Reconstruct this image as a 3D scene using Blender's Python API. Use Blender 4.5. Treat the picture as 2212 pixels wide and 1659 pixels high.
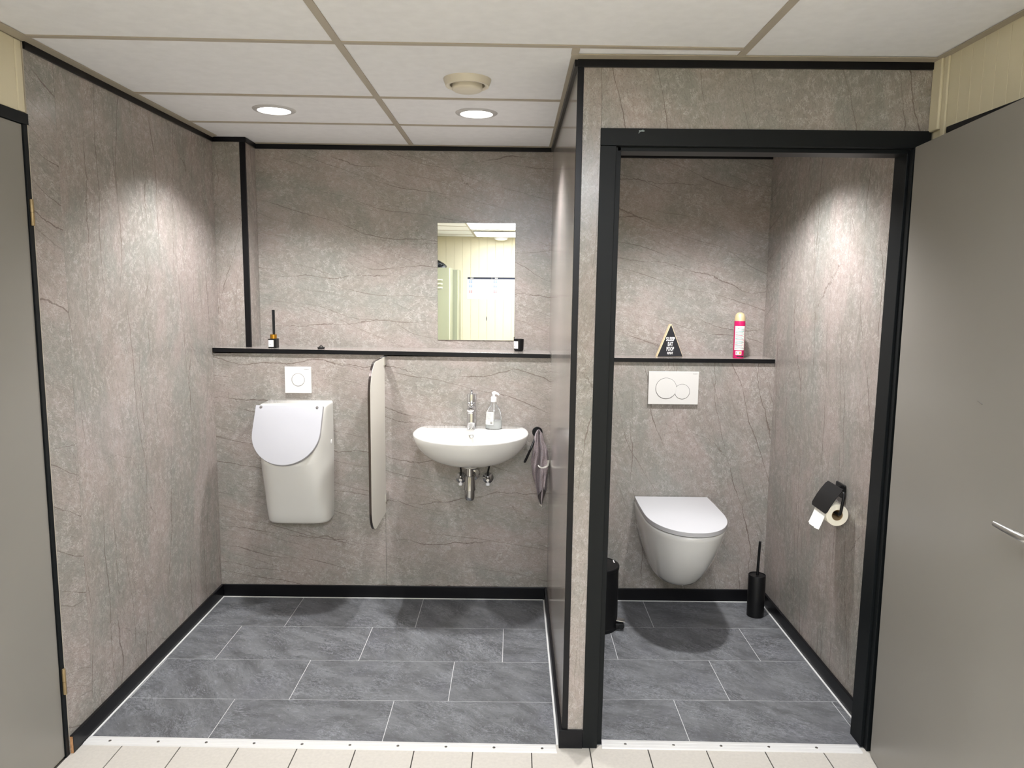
import bpy, bmesh, math, random
from mathutils import Vector, Matrix
random.seed(7)
PI = math.pi
sc = bpy.context.scene
COL = sc.collection
for o in list(bpy.data.objects):
    bpy.data.objects.remove(o, do_unlink=True)

# ------------------------------------------------------------------ camera
cam_d = bpy.data.cameras.new('camera'); cam = bpy.data.objects.new('camera', cam_d); COL.objects.link(cam)
_yaw, _pitch, _roll = -0.0017, -0.1238, 0.0100
_f = Vector((math.sin(_yaw)*math.cos(_pitch), math.cos(_yaw)*math.cos(_pitch), math.sin(_pitch)))
_r = Vector((math.cos(_yaw), -math.sin(_yaw), 0)); _u = _r.cross(_f)
_r2 = math.cos(_roll)*_r + math.sin(_roll)*_u; _u2 = -math.sin(_roll)*_r + math.cos(_roll)*_u
mw = Matrix((( _r2.x, _u2.x, -_f.x, 0.0), (_r2.y, _u2.y, -_f.y, -3.6435), (_r2.z, _u2.z, -_f.z, 1.5599), (0, 0, 0, 1)))
cam.matrix_world = mw
cam_d.sensor_fit = 'HORIZONTAL'; cam_d.sensor_width = 36.0; cam_d.lens = 1606.86/2212*36.0
cam_d.clip_start = 0.02; cam_d.clip_end = 60
sc.camera = cam

# ------------------------------------------------------------------ world, exposure
w = bpy.data.worlds.new('world'); sc.world = w; w.use_nodes = True
w.node_tree.nodes['Background'].inputs[0].default_value = (1.0, 0.96, 0.9, 1); w.node_tree.nodes['Background'].inputs[1].default_value = 0.02
sc.view_settings.view_transform = 'Standard'; sc.view_settings.look = 'None'
sc.view_settings.gamma = 1.0; sc.view_settings.use_curve_mapping = False
sc.view_settings.exposure = 1.19
SPOT_W = 56.0          # each recessed downlight
STALL_W = 72.0
PANEL_E = 14.5          # fluorescent panels of the room behind the camera
LAMP_COL = (0.985, 0.99, 1.015)
PANEL_COL = (0.94, 0.985, 1.09)

# ------------------------------------------------------------------ materials
def lin(h):
    h = h.lstrip('#'); r = []
    for i in (0, 2, 4):
        c = int(h[i:i+2], 16)/255
        r.append(c/12.92 if c <= 0.04045 else ((c+0.055)/1.055)**2.4)
    return tuple(r)
def mat(name, col, rough=0.5, metal=0.0, spec=0.5, noise=0.0, nscale=20.0, bump=0.0, coat=0.0, trans=0.0, ior=1.45, emit=0.0, sheen=0.0):
    m = bpy.data.materials.new(name); m.use_nodes = True
    nt = m.node_tree; b = nt.nodes['Principled BSDF']
    c = lin(col) if isinstance(col, str) else col
    b.inputs['Base Color'].default_value = (*c, 1); b.inputs['Roughness'].default_value = rough
    b.inputs['Metallic'].default_value = metal; b.inputs['Specular IOR Level'].default_value = spec
    b.inputs['Coat Weight'].default_value = coat; b.inputs['Transmission Weight'].default_value = trans
    b.inputs['IOR'].default_value = ior; b.inputs['Sheen Weight'].default_value = sheen
    if emit:
        b.inputs['Emission Color'].default_value = (*c, 1); b.inputs['Emission Strength'].default_value = emit
    if noise or bump:
        tc = nt.nodes.new('ShaderNodeTexCoord'); n = nt.nodes.new('ShaderNodeTexNoise')
        n.inputs['Scale'].default_value = nscale; n.inputs['Detail'].default_value = 5
        nt.links.new(tc.outputs['Object'], n.inputs['Vector'])
        if noise:
            r = nt.nodes.new('ShaderNodeMapRange'); r.inputs['From Min'].default_value = 0.3; r.inputs['From Max'].default_value = 0.7
            r.inputs['To Min'].default_value = 1-noise; r.inputs['To Max'].default_value = 1+noise
            nt.links.new(n.outputs['Fac'], r.inputs['Value'])
            mx = nt.nodes.new('ShaderNodeMix'); mx.data_type = 'RGBA'; mx.blend_type = 'MULTIPLY'; mx.inputs[0].default_value = 1
            mx.inputs[6].default_value = (*c, 1); nt.links.new(r.outputs['Result'], mx.inputs[7])
            nt.links.new(mx.outputs[2], b.inputs['Base Color'])
        if bump:
            bp = nt.nodes.new('ShaderNodeBump'); bp.inputs['Strength'].default_value = bump; bp.inputs['Distance'].default_value = 0.002
            nt.links.new(n.outputs['Fac'], bp.inputs['Height']); nt.links.new(bp.outputs['Normal'], b.inputs['Normal'])
    return m

class NT:
    def __init__(s, nt): s.nt = nt
    def new(s, t, **k):
        n = s.nt.nodes.new(t)
        for a, v in k.items(): setattr(n, a, v)
        return n
    def link(s, a, b): s.nt.links.new(a, b)
    def math(s, op, a, b=None, c=None):
        n = s.new('ShaderNodeMath', operation=op)
        for i, v in enumerate((a, b, c)):
            if v is None: continue
            if isinstance(v, (int, float)): n.inputs[i].default_value = v
            else: s.link(v, n.inputs[i])
        return n.outputs[0]
    def rng(s, v, a, b, c, d, smooth=True):
        n = s.new('ShaderNodeMapRange'); n.interpolation_type = 'SMOOTHSTEP' if smooth else 'LINEAR'
        for i, x in enumerate((a, b, c, d)): n.inputs[i+1].default_value = x
        s.link(v, n.inputs[0]); return n.outputs[0]
    def mapping(s, vec, scale=(1, 1, 1), loc=(0, 0, 0), rot=(0, 0, 0)):
        n = s.new('ShaderNodeMapping'); n.inputs['Scale'].default_value = scale; n.inputs['Location'].default_value = loc
        n.inputs['Rotation'].default_value = rot; s.link(vec, n.inputs['Vector']); return n.outputs[0]
    def noise(s, vec, scale, detail=4, rough=0.5, dist=0.0):
        n = s.new('ShaderNodeTexNoise'); n.inputs['Scale'].default_value = scale; n.inputs['Detail'].default_value = detail
        n.inputs['Roughness'].default_value = rough; n.inputs['Distortion'].default_value = dist
        s.link(vec, n.inputs['Vector']); return n
    def mix(s, fac, a, b, blend='MIX'):
        n = s.new('ShaderNodeMix', data_type='RGBA', blend_type=blend)
        for i, v in ((0, fac), (6, a), (7, b)):
            if isinstance(v, (int, float)): n.inputs[i].default_value = v
            elif isinstance(v, tuple): n.inputs[i].default_value = (*v, 1)
            else: s.link(v, n.inputs[i])
        return n.outputs[2]
    def contour(s, vec, scale, detail, width, rough=0.55, level=0.5):
        n = s.noise(vec, scale, detail, rough)
        d = s.math('ABSOLUTE', s.math('SUBTRACT', n.outputs['Fac'], level))
        return s.rng(d, 0.0, width, 1.0, 0.0)

def marble(name, u, wax, seed, tilt=0.0, rough=0.24, tone=1.0):
    """grey-brown veined stone laminate; u = axis along the grain, wax = axis across it"""
    m = bpy.data.materials.new(name); m.use_nodes = True
    N = NT(m.node_tree); b = m.node_tree.nodes['Principled BSDF']
    tc = N.new('ShaderNodeTexCoord'); sx = N.new('ShaderNodeSeparateXYZ'); N.link(tc.outputs['Object'], sx.inputs[0])
    cb = N.new('ShaderNodeCombineXYZ'); N.link(sx.outputs[u], cb.inputs[0]); N.link(sx.outputs[wax], cb.inputs[1]); cb.inputs[2].default_value = seed*3.7
    v0 = N.mapping(cb.outputs[0], rot=(0, 0, tilt), loc=(seed*1.3, seed*0.77, 0))
    dn = N.noise(v0, 2.2, 4, 0.5)
    dv = N.new('ShaderNodeVectorMath', operation='SUBTRACT'); N.link(dn.outputs['Color'], dv.inputs[0]); dv.inputs[1].default_value = (0.5, 0.5, 0.5)
    ds = N.new('ShaderNodeVectorMath', operation='SCALE'); N.link(dv.outputs[0], ds.inputs[0]); ds.inputs['Scale'].default_value = 0.16
    va = N.new('ShaderNodeVectorMath', operation='ADD'); N.link(v0, va.inputs[0]); N.link(ds.outputs[0], va.inputs[1]); v = va.outputs[0]
    # ground colour: soft cloudy patches, a little green-grey and pink
    n1 = N.noise(N.mapping(v, (1.0, 1.8, 1)), 2.4, 5, 0.6).outputs['Fac']
    n2 = N.noise(N.mapping(v, (1.0, 1.5, 1), (4, 9, 2)), 5.5, 5, 0.6).outputs['Fac']
    base = N.mix(N.rng(n1, 0.35, 0.65, 0, 1), lin('#88867f'), lin('#9c908a'))
    base = N.mix(N.rng(n2, 0.4, 0.7, 0, 0.75), base, lin('#8a837b'))
    base = N.mix(N.rng(n2, 0.22, 0.40, 0.5, 0), base, lin('#a39b95'))
    # fine grain: short light filaments, dark flecks
    msk = N.rng(N.noise(v, 6, 4, 0.6).outputs['Fac'], 0.38, 0.62, 0.45, 1.0)
    vf = N.mapping(v, (0.85, 2.0, 1)); vg = N.mapping(v, (1.0, 1.6, 1), (7, 3, 1), (0, 0, 0.5))
    f1 = N.contour(vf, 30, 3, 0.020, 0.6); f2 = N.contour(vg, 44, 3, 0.022, 0.6, 0.54); f3 = N.contour(vf, 58, 3, 0.045, 0.6, 0.47)
    brk = N.rng(N.noise(v, 38, 2, 0.5).outputs['Fac'], 0.44, 0.56, 0, 1)
    f4 = N.contour(N.mapping(v, (1.1, 1.7, 1), (2, 6, 3), (0, 0, -0.4)), 62, 2, 0.030, 0.6, 0.5)
    f1 = N.math('MAXIMUM', f1, N.math('MULTIPLY', f4, 0.8))
    fil = N.math('MULTIPLY', N.math('MULTIPLY', N.math('MAXIMUM', f1, f2), msk), brk)
    base = N.mix(N.math('MULTIPLY', f3, 0.36), base, lin('#625a55'))
    g = N.noise(N.mapping(v, (1, 1.6, 1), (1, 2, 5)), 150, 3, 0.7).outputs['Fac']
    base = N.mix(N.rng(g, 0.41, 0.27, 0, 0.55), base, lin('#5a524c'))
    base = N.mix(N.math('MULTIPLY', fil, 0.42), base, lin('#d3cdc6'))
    base = N.mix(N.rng(g, 0.62, 0.76, 0, 0.5), base, lin('#dcd6ce'))
    # long thin veins along the grain: evenly thin level lines of a bent ramp, broken up by masks
    def veins(rot, k, amp, fu, fw, off, thick, jag, m_lo, m_hi):
        vr = N.mapping(v0, (1, 1, 1), (off, off*1.7, 0), (0, 0, rot))
        sp = N.new('ShaderNodeSeparateXYZ'); N.link(vr, sp.inputs[0])
        lo = N.noise(N.mapping(vr, (fu, fw, 1)), 1.0, 2, 0.5).outputs['Fac']
        hi = N.noise(vr, 9.0, 5, 0.65).outputs['Fac']
        f = N.math('ADD', N.math('MULTIPLY', sp.outputs[1], k), N.math('ADD', N.math('MULTIPLY', lo, amp), N.math('MULTIPLY', hi, jag)))
        d = N.math('ABSOLUTE', N.math('SUBTRACT', N.math('FRACT', f), 0.5))
        tn = N.noise(vr, 5.0, 2, 0.5).outputs['Fac']
        th = N.math('MULTIPLY', N.rng(tn, 0.35, 0.65, 0.35, 1.5), thick*k)
        ln = N.math('SUBTRACT', 1.0, N.math('MINIMUM', 1.0, N.math('DIVIDE', d, th)))
        ln = N.rng(ln, 0.0, 0.55, 0.0, 1.0)
        mk = N.rng(N.noise(N.mapping(vr, (0.9, 2.6, 1), (off*3, 1, off)), 1.5, 2, 0.5).outputs['Fac'], m_lo, m_hi, 0.0, 1.0)
        return N.math('MULTIPLY', ln, mk)
    va_ = veins(0.05, 7.0, 2.4, 0.9, 1.6, seed*0.9+1, 0.0017, 0.16, 0.40, 0.55)
    vb_ = veins(-0.16, 4.6, 1.8, 1.1, 1.4, seed*1.7+5, 0.0022, 0.22, 0.46, 0.56)
    vc_ = veins(0.75, 2.3, 1.3, 1.3, 1.3, seed*0.6+9, 0.0018, 0.30, 0.50, 0.60)
    vd_ = veins(0.10, 13.0, 3.4, 1.1, 2.0, seed*2.3+3, 0.0011, 0.22, 0.44, 0.60)
    vn = N.math('MAXIMUM', N.math('MAXIMUM', va_, vb_), N.math('MAXIMUM', N.math('MULTIPLY', vc_, 0.75), N.math('MULTIPLY', vd_, 0.6)))
    base = N.mix(N.math('MULTIPLY', vn, 0.66), base, lin('#57473f'))
    if tone != 1.0:
        base = N.mix(1.0, base, (tone, tone, tone), 'MULTIPLY')
    N.link(base, b.inputs['Base Color'])
    b.inputs['Roughness'].default_value = rough; b.inputs['Specular IOR Level'].default_value = 0.5
    return m

def slate(name, seed):
    m = bpy.data.materials.new(name); m.use_nodes = True
    N = NT(m.node_tree); b = m.node_tree.nodes['Principled BSDF']
    tc = N.new('ShaderNodeTexCoord')
    v0 = N.mapping(tc.outputs['Object'], (1, 1, 1), (seed*2.1, seed*1.3, 0), (0, 0, 0.15+seed*0.2))
    dn = N.noise(v0, 4, 5, 0.6)
    dv = N.new('ShaderNodeVectorMath', operation='SUBTRACT'); N.link(dn.outputs['Color'], dv.inputs[0]); dv.inputs[1].default_value = (0.5, 0.5, 0.5)
    ds = N.new('ShaderNodeVectorMath', operation='SCALE'); N.link(dv.outputs[0], ds.inputs[0]); ds.inputs['Scale'].default_value = 0.13
    va = N.new('ShaderNodeVectorMath', operation='ADD'); N.link(v0, va.inputs[0]); N.link(ds.outputs[0], va.inputs[1])
    v = N.mapping(va.outputs[0], (1, 2.6, 1))
    n1 = N.noise(v, 5, 8, 0.62).outputs['Fac']; n2 = N.noise(v, 42, 6, 0.72).outputs['Fac']; n3 = N.noise(v0, 3.2, 4, 0.5).outputs['Fac']
    c = N.mix(N.rng(n1, 0.34, 0.66, 0, 1), lin('#535354'), lin('#6f7071'))
    c = N.mix(N.rng(n3, 0.5, 0.7, 0, 0.35), c, lin('#636369'))
    rid = N.contour(v, 24, 6, 0.030, 0.72); rid2 = N.contour(N.mapping(v, loc=(3, 7, 1)), 30, 6, 0.038, 0.72, 0.46)
    pm = N.rng(N.noise(v0, 5, 4, 0.6).outputs['Fac'], 0.42, 0.62, 0.1, 1.0)
    c = N.mix(N.math('MULTIPLY', N.math('MULTIPLY', rid2, pm), 0.6), c, lin('#3a3c40'))
    c = N.mix(N.math('MULTIPLY', N.math('MULTIPLY', rid, pm), 0.5), c, lin('#a3a5a9'))
    c = N.mix(N.rng(n2, 0.54, 0.72, 0, 0.5), c, lin('#9b9da1'))
    c = N.mix(N.rng(n2, 0.44, 0.30, 0, 0.7), c, lin('#37393d'))
    N.link(c, b.inputs['Base Color']); b.inputs['Roughness'].default_value = 0.5; b.inputs['Specular IOR Level'].default_value = 0.4
    bp = N.new('ShaderNodeBump'); bp.inputs['Strength'].default_value = 0.35; bp.inputs['Distance'].default_value = 0.003
    N.link(n2, bp.inputs['Height']); N.link(bp.outputs['Normal'], b.inputs['Normal'])
    return m

MB_back_low = marble('stone_laminate_back_lower', 0, 2, 1.0, 0.16)
MB_back_up = marble('stone_laminate_back_upper', 0, 2, 2.3, 0.22)
MB_side = marble('stone_laminate_left_side', 2, 1, 3.1, 0.05)
MB_narrow = marble('stone_laminate_left_narrow', 1, 2, 4.2, 0.35)
MB_part = marble('stone_laminate_partition', 2, 1, 5.0, 0.0, rough=0.15)
MB_front = marble('stone_laminate_front', 2, 0, 6.4, 0.22)
MB_frontslim = marble('stone_laminate_front_slim', 2, 0, 9.4, -0.12)
MB_st_low = marble('stone_laminate_stall_lower', 2, 0, 7.7, 0.30)
MB_st_up = marble('stone_laminate_stall_upper', 0, 2, 8.1, 0.28)
MB_st_side = marble('stone_laminate_stall_side', 2, 1, 9.9, -0.06)
MB_shelf = marble('stone_laminate_shelf', 0, 1, 11.0, 0.1, rough=0.18)
SLATES = [slate('slate_vinyl_%s' % n, i*1.7+0.4) for i, n in enumerate(('a', 'b', 'c', 'd'))]
M_joint = mat('pale_joint', '#c4c4c2', 0.7)
M_grout = mat('dark_grout', '#3d3833', 0.85, noise=0.2, nscale=60)
M_cream_tile = mat('cream_floor_tile', '#bfb9af', 0.32, noise=0.05, nscale=90)
M_black = mat('black_satin_trim', '#09090c', 0.36, spec=0.3)
M_blackmat = mat('black_matt_metal', '#0d0d0e', 0.42, spec=0.35)
M_rubber = mat('black_rubber', '#121212', 0.7)
M_frame = mat('charcoal_frame_paint', '#101314', 0.45, spec=0.22, noise=0.05, nscale=6)
M_door = mat('grey_door_paint', '#827e77', 0.33, noise=0.02, nscale=3)
M_cut = mat('raw_wood_cut', '#b4875e', 0.7, noise=0.25, nscale=120)
M_ceil = mat('ceiling_tile_white', '#e2e2e3', 0.85, noise=0.03, nscale=26, bump=0.12)
M_tee = mat('ceiling_grid_beige', '#a89f90', 0.5)
M_flange = mat('ceiling_edge_beige', '#a39a89', 0.45)
M_cream = mat('cream_wall_board', '#d2c9ae', 0.5, noise=0.03, nscale=5)
M_white_pl = mat('white_plastic', '#f0eeec', 0.22)
M_strip = mat('white_threshold_strip', '#cdcbc7', 0.35)
M_sealant = mat('white_sealant', '#d9d8d4', 0.5)
M_cer = mat('white_ceramic', '#dcdad4', 0.07, coat=0.4)
M_lid = mat('white_seat_plastic', '#bfbebf', 0.16)
M_lid_ur = mat('white_lid_plastic', '#a7a6a9', 0.2)
M_plate = mat('white_flush_plate', '#d0cdc8', 0.25)
M_gap = mat('grey_gap', '#6a6662', 0.6)
M_gap_shade = mat('painted_gap_shade', '#2e2c2a', 0.8)
M_chrome = mat('chrome', (0.74, 0.75, 0.78), 0.06, metal=1.0)
M_chrome_dk = mat('dark_chrome', (0.42, 0.42, 0.42), 0.12, metal=1.0)
M_steel = mat('brushed_steel', (0.62, 0.61, 0.58), 0.3, metal=1.0)
M_brass = mat('brass_hinge', '#a08c68', 0.48, metal=0.7)
M_gold = mat('gold_cap', '#cf9a3c', 0.22, metal=1.0)
M_champ = mat('champagne_cap', '#dac79c', 0.35, metal=0.35)
M_mirror = mat('mirror_glass', (0.86, 0.88, 0.84), 0.0, metal=1.0)
M_paper = mat('white_paper', '#f4f2ea', 0.8)
M_papercut = mat('cream_roll_side', '#efe8d4', 0.9, bump=0.3, nscale=300)
M_card = mat('brown_cardboard', '#a08763', 0.9)
M_label = mat('white_label', '#ebe6dc', 0.6)
M_ink = mat('dark_print', '#2b2b2e', 0.6)
M_inkgrey = mat('grey_print', '#8f8f8f', 0.6)
M_teal = mat('teal_print', '#3f9c94', 0.5)
M_mag = mat('magenta_can_print', '#c01a5c', 0.28)
M_orange = mat('orange_print', '#e0a030', 0.5)
M_wood = mat('pale_wood', '#e2cfa8', 0.6, noise=0.1, nscale=40)
M_slateface = mat('black_sign_face', '#222226', 0.5)
M_textwhite = mat('white_letter_paint', '#ece9e6', 0.6)
M_towel = mat('grey_mauve_terry', '#958889', 0.97, noise=0.30, nscale=230, bump=1.0, sheen=0.2)
M_towel_dk = mat('dark_grey_terry', '#57504f', 0.95, noise=0.25, nscale=220, bump=0.8, sheen=0.3)
M_divider = mat('pale_divider_board', '#dcd7cc', 0.4)
M_divedge = mat('dark_bronze_edge', '#453d3a', 0.25, metal=0.7)
M_bottle = mat('clear_bottle_plastic', (0.96, 0.97, 0.97), 0.06, trans=0.95, ior=1.35)
M_liquid = mat('cloudy_white_soap', (0.88, 0.9, 0.88), 0.2, trans=0.35, ior=1.33)
M_locker = mat('grey_green_locker_paint', '#93947d', 0.42)
M_lockedge = mat('pale_locker_edge', '#c9c6a6', 0.42)
M_bag = mat('black_bag', '#17181c', 0.35, bump=0.6, nscale=14)
M_blue = mat('blue_print', '#2f6fb0', 0.6); M_red = mat('red_print', '#c23a3a', 0.6); M_navy = mat('navy_print', '#1c1f33', 0.6)
M_vent = mat('cream_vent_plastic', '#cfc7b6', 0.4)
M_rim = mat('grey_lamp_rim', '#b9b7b6', 0.35)
M_scuff = mat('chalky_scuff', '#8a9493', 0.8)
def emitter(name, col, s):
    m = bpy.data.materials.new(name); m.use_nodes = True; nt = m.node_tree
    nt.nodes.remove(nt.nodes['Principled BSDF']); e = nt.nodes.new('ShaderNodeEmission'); e.inputs[0].default_value = (*col, 1); e.inputs[1].default_value = s
    nt.links.new(e.outputs[0], nt.nodes['Material Output'].inputs[0]); return m
M_led = emitter('lit_led_diffuser', (1.0, 0.97, 0.93), 3.2)
M_tube = emitter('lit_fluorescent_diffuser', PANEL_COL, PANEL_E)
M_tube_far = emitter('lit_fluorescent_diffuser_far', PANEL_COL, PANEL_E*0.4)

# ------------------------------------------------------------------ mesh helpers
def add_faces(bm, verts, faces):
    vs = [bm.verts.new(v) for v in verts]
    for f in faces:
        try: bm.faces.new([vs[i] for i in f])
        except ValueError: pass
    return vs
def merge(bm, tmp):
    me = bpy.data.meshes.new('tmp'); tmp.to_mesh(me); tmp.free(); bm.from_mesh(me); bpy.data.meshes.remove(me)
def hexa(bm, p, bev=0.0, seg=2):
    """p: 8 corners, bottom 0-3 counter-clockwise, top 4-7"""
    t = bmesh.new()
    add_faces(t, p, [(3, 2, 1, 0), (4, 5, 6, 7), (0, 1, 5, 4), (1, 2, 6, 5), (2, 3, 7, 6), (3, 0, 4, 7)])
    bmesh.ops.recalc_face_normals(t, faces=t.faces)
    if bev: bmesh.ops.bevel(t, geom=t.edges[:], offset=bev, segments=seg, affect='EDGES', profile=0.5)
    merge(bm, t)
def box(bm, x0, x1, y0, y1, z0, z1, bev=0.0, seg=2):
    hexa(bm, [(x0, y0, z0), (x1, y0, z0), (x1, y1, z0), (x0, y1, z0), (x0, y0, z1), (x1, y0, z1), (x1, y1, z1), (x0, y1, z1)], bev, seg)
def loft(bm, rings, cap0=True, cap1=True, closed=True):
    R = [[bm.verts.new(p) for p in r] for r in rings]; n = len(R[0])
    for a, b in zip(R, R[1:]):
        for i in range(n if closed else n-1):
            j = (i+1) % n
            try: bm.faces.new((a[i], a[j], b[j], b[i]))
            except ValueError: pass
    if cap0:
        try: bm.faces.new(list(reversed(R[0])))
        except ValueError: pass
    if cap1:
        try: bm.faces.new(R[-1])
        except ValueError: pass
def frame_of(d):
    d = Vector(d).normalized(); a = Vector((0, 0, 1)) if abs(d.z) < 0.9 else Vector((0, 1, 0))
    u = a.cross(d).normalized(); return u, d.cross(u), d
def lathe(bm, prof, origin=(0, 0, 0), axis=(0, 0, 1), seg=32, cap0=True, cap1=True):
    """prof: list of (radius, height along axis)"""
    u, v, d = frame_of(axis); o = Vector(origin)
    rings = [[tuple(o + d*h + (u*math.cos(2*PI*i/seg) + v*math.sin(2*PI*i/seg))*r) for i in range(seg)] for r, h in prof]
    loft(bm, rings, cap0, cap1)
def tube(bm, path, r, seg=12, caps=True):
    P = [Vector(p) for p in path]; rings = []
    prev = None
    for i, p in enumerate(P):
        d = (P[min(i+1, len(P)-1)] - P[max(i-1, 0)]).normalized()
        if prev is None: u, v, _ = frame_of(d)
        else:
            u = (prev - d*prev.dot(d)).normalized(); v = d.cross(u)
        prev = u; rr = r[i] if isinstance(r, (list, tuple)) else r
        rings.append([tuple(p + (u*math.cos(2*PI*k/seg) + v*math.sin(2*PI*k/seg))*rr) for k in range(seg)])
    loft(bm, rings, caps, caps)
def annulus(bm, c, axis, r0, r1, h0, h1, seg=36):
    lathe(bm, [(r0, h0), (r1, h0), (r1, h1), (r0, h1), (r0, h0)], c, axis, seg, False, False)
def prism(bm, poly, fn, d0, d1, bev=0.0):
    """poly 2-D outline; fn(a, b, d) -> 3-D point"""
    t = bmesh.new(); loft(t, [[fn(a, b, d0) for a, b in poly], [fn(a, b, d1) for a, b in poly]])
    bmesh.ops.recalc_face_normals(t, faces=t.faces)
    if bev:
        es = [e for e in t.edges if len(e.link_faces) == 2 and e.calc_face_angle() > 1.0]
        bmesh.ops.bevel(t, geom=es, offset=bev, segments=2, affect='EDGES', profile=0.5)
    merge(bm, t)

ORG = {}
def thing(name, label, cat, loc, group=None, kind=None):
    o = bpy.data.objects.new(name, None); COL.objects.link(o); o.location = loc; o.empty_display_size = 0.05
    ORG[o] = Vector(loc)
    if label: o['label'] = label
    if cat: o['category'] = cat
    if group: o['group'] = group
    if kind: o['kind'] = kind
    return o
def obj(name, bm, m, parent=None, smooth=None, fn=None, label=None):
    bmesh.ops.recalc_face_normals(bm, faces=bm.faces)
    me = bpy.data.meshes.new(name); bm.to_mesh(me); bm.free()
    o = bpy.data.objects.new(name, me); COL.objects.link(o)
    org = Vector((0, 0, 0))
    if parent is not None:
        o.parent = parent; org = ORG.get(parent, Vector((0, 0, 0)))
    ORG[o] = org
    for v in me.vertices:
        if fn: v.co = Vector(fn(*v.co))
        v.co = v.co - org
    me.materials.append(m)
    if smooth is not None:
        for p in me.polygons: p.use_smooth = True
        me.set_sharp_from_angle(angle=math.radians(smooth))
    if label: o['label'] = label
    return o
def struct(name, bm, m, label=None, fn=None):
    o = obj(name, bm, m, None, None, fn); o['kind'] = 'structure'
    if label: o['label'] = label
    return o
def B(): return bmesh.new()
def part_box(name, m, parent, *a, bev=0.0, fn=None, label=None, seg=2):
    bm = B(); box(bm, *a, bev=bev, seg=seg); return obj(name, bm, m, parent, None, fn, label)
def text_mesh(name, s, m, parent, fn, width, height, bold=0.0, align=0.5):
    """text laid out in a unit plane, fitted to width x height, mapped by fn(a, b) to 3-D"""
    cu = bpy.data.curves.new(name, 'FONT'); cu.body = s; cu.size = 1; cu.offset = bold; cu.resolution_u = 3; cu.extrude = 0.0
    t = bpy.data.objects.new('tmp_text', cu); COL.objects.link(t)
    dg = bpy.context.evaluated_depsgraph_get()
    me = bpy.data.meshes.new_from_object(t.evaluated_get(dg)); bpy.data.objects.remove(t); bpy.data.curves.remove(cu)
    xs = [v.co.x for v in me.vertices]; ys = [v.co.y for v in me.vertices]
    x0, x1, y0, y1 = min(xs), max(xs), min(ys), max(ys)
    org = ORG.get(parent, Vector((0, 0, 0)))
    for v in me.vertices:
        a = ((v.co.x-x0)/(x1-x0)-align)*width; b = (v.co.y-y0)/(y1-y0)*height
        v.co = Vector(fn(a, b)) - org
    me.materials.clear(); me.materials.append(m); me.name = name
    o = bpy.data.objects.new(name, me); COL.objects.link(o); o.parent = parent; ORG[o] = org
    return o

# ------------------------------------------------------------------ room dimensions (metres)
XL, XR, YREAR, XRW = -1.479, 1.285, -6.04, 1.292
YUP, YCOL, XCOL = 0.236, 0.088, -1.320
YST = 0.187
YFR = -1.248
def zc(x, y):
    s = min(max((x+1.479)/1.66, 0), 1); t = min(max((y+1.256)/1.49, 0), 1)
    return 2.292 - s*(0.0184 - 0.0114*t)
def leanP(x, y, z): return (x + 0.0042*z, y, z)      # the partition is slightly out of plumb
def leanF(x, y, z): return (x + 0.0065*z, y, z)      # and so is the door frame
def zshelf(x): return 1.271 - 0.0090*(x+1.479)
ZST = 1.2418

# ================================================================== FLOOR
bm = B(); box(bm, -1.75, 1.6, -6.2, 0.45, -0.06, -0.0035)
floor = struct('floor', bm, M_joint, 'floor slab under slate-look vinyl tiles and cream ceramic tiles')
bm = B(); box(bm, XL-0.02, XRW, -6.04, -1.236, -0.0034, -0.0022); obj('grout_bed', bm, M_grout, floor)
bm = B(); box(bm, XL-0.005, 0.18, -1.236, 0.0, -0.0030, -0.0007); box(bm, 0.27, XR+0.004, -1.236, 0.0, -0.0030, -0.0007); obj('joint_bed', bm, M_joint, floor)
def slate_tile(x0, x1, y0, y1, xa, xb, ya, yb):
    g = 0.0013
    X0, X1, Y0, Y1 = max(x0, xa)+g, min(x1, xb)-g, max(y0, ya)+g, min(y1, yb)-g
    if X1-X0 < 0.012 or Y1-Y0 < 0.012: return
    bm = B(); box(bm, X0, X1, Y0, Y1, -0.0033, 0.0)
    o = obj('slate_tile', bm, SLATES[(slate_tile.n*5+slate_tile.n//3) % 4], floor); slate_tile.n += 1
slate_tile.n = 0
ALC = [(-0.345, 0.02, -1.056), (-0.660, -0.345, -1.254), (-0.967, -0.660, -0.847), (-1.30, -0.967, -1.054)]
for y0, y1, xj in ALC:
    for k in range(-2, 4): slate_tile(xj+0.61*k, xj+0.61*(k+1), y0, y1, XL, 0.176, -1.25, 0.0)
STL = [(-0.3155, 0.02, 0.672), (-0.626, -0.3155, 0.461), (-0.940, -0.626, 0.849), (-1.26, -0.940, 0.632)]
for y0, y1, xj in STL:
    for k in range(-2, 3): slate_tile(xj+0.61*k, xj+0.61*(k+1), y0, y1, 0.28, XR, -1.236, 0.0)
for r in range(6):
    y1 = -1.232 if r == 0 else -1.4200-0.2005*(r-1); y0 = -1.4200-0.2005*r
    for k in range(15):
        x0 = -1.529+0.2005*k; x1 = x0+0.2005
        a, b_ = max(x0+0.002, XL), min(x1-0.002, XRW)
        if b_-a < 0.02: continue
        bm = B(); box(bm, a, b_, y0+0.002, y1-0.002, -0.0021, 0.0004)
        obj('floor_tile', bm, M_cream_tile, floor)
bm = B()
for r in range(6, 24):
    for k in range(15):
        x0 = -1.529+0.2005*k; y1 = -1.4200-0.2005*(r-1); y0 = y1-0.2005
        if y0 < YREAR: continue
        a, b_ = max(x0+0.002, XL), min(x0+0.2005-0.002, XRW)
        if b_-a > 0.02: box(bm, a, b_, y0+0.002, y1-0.002, -0.0021, 0.0004)
o = obj('distant_floor_tiles', bm, M_cream_tile, floor); o['kind'] = 'stuff'

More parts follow.
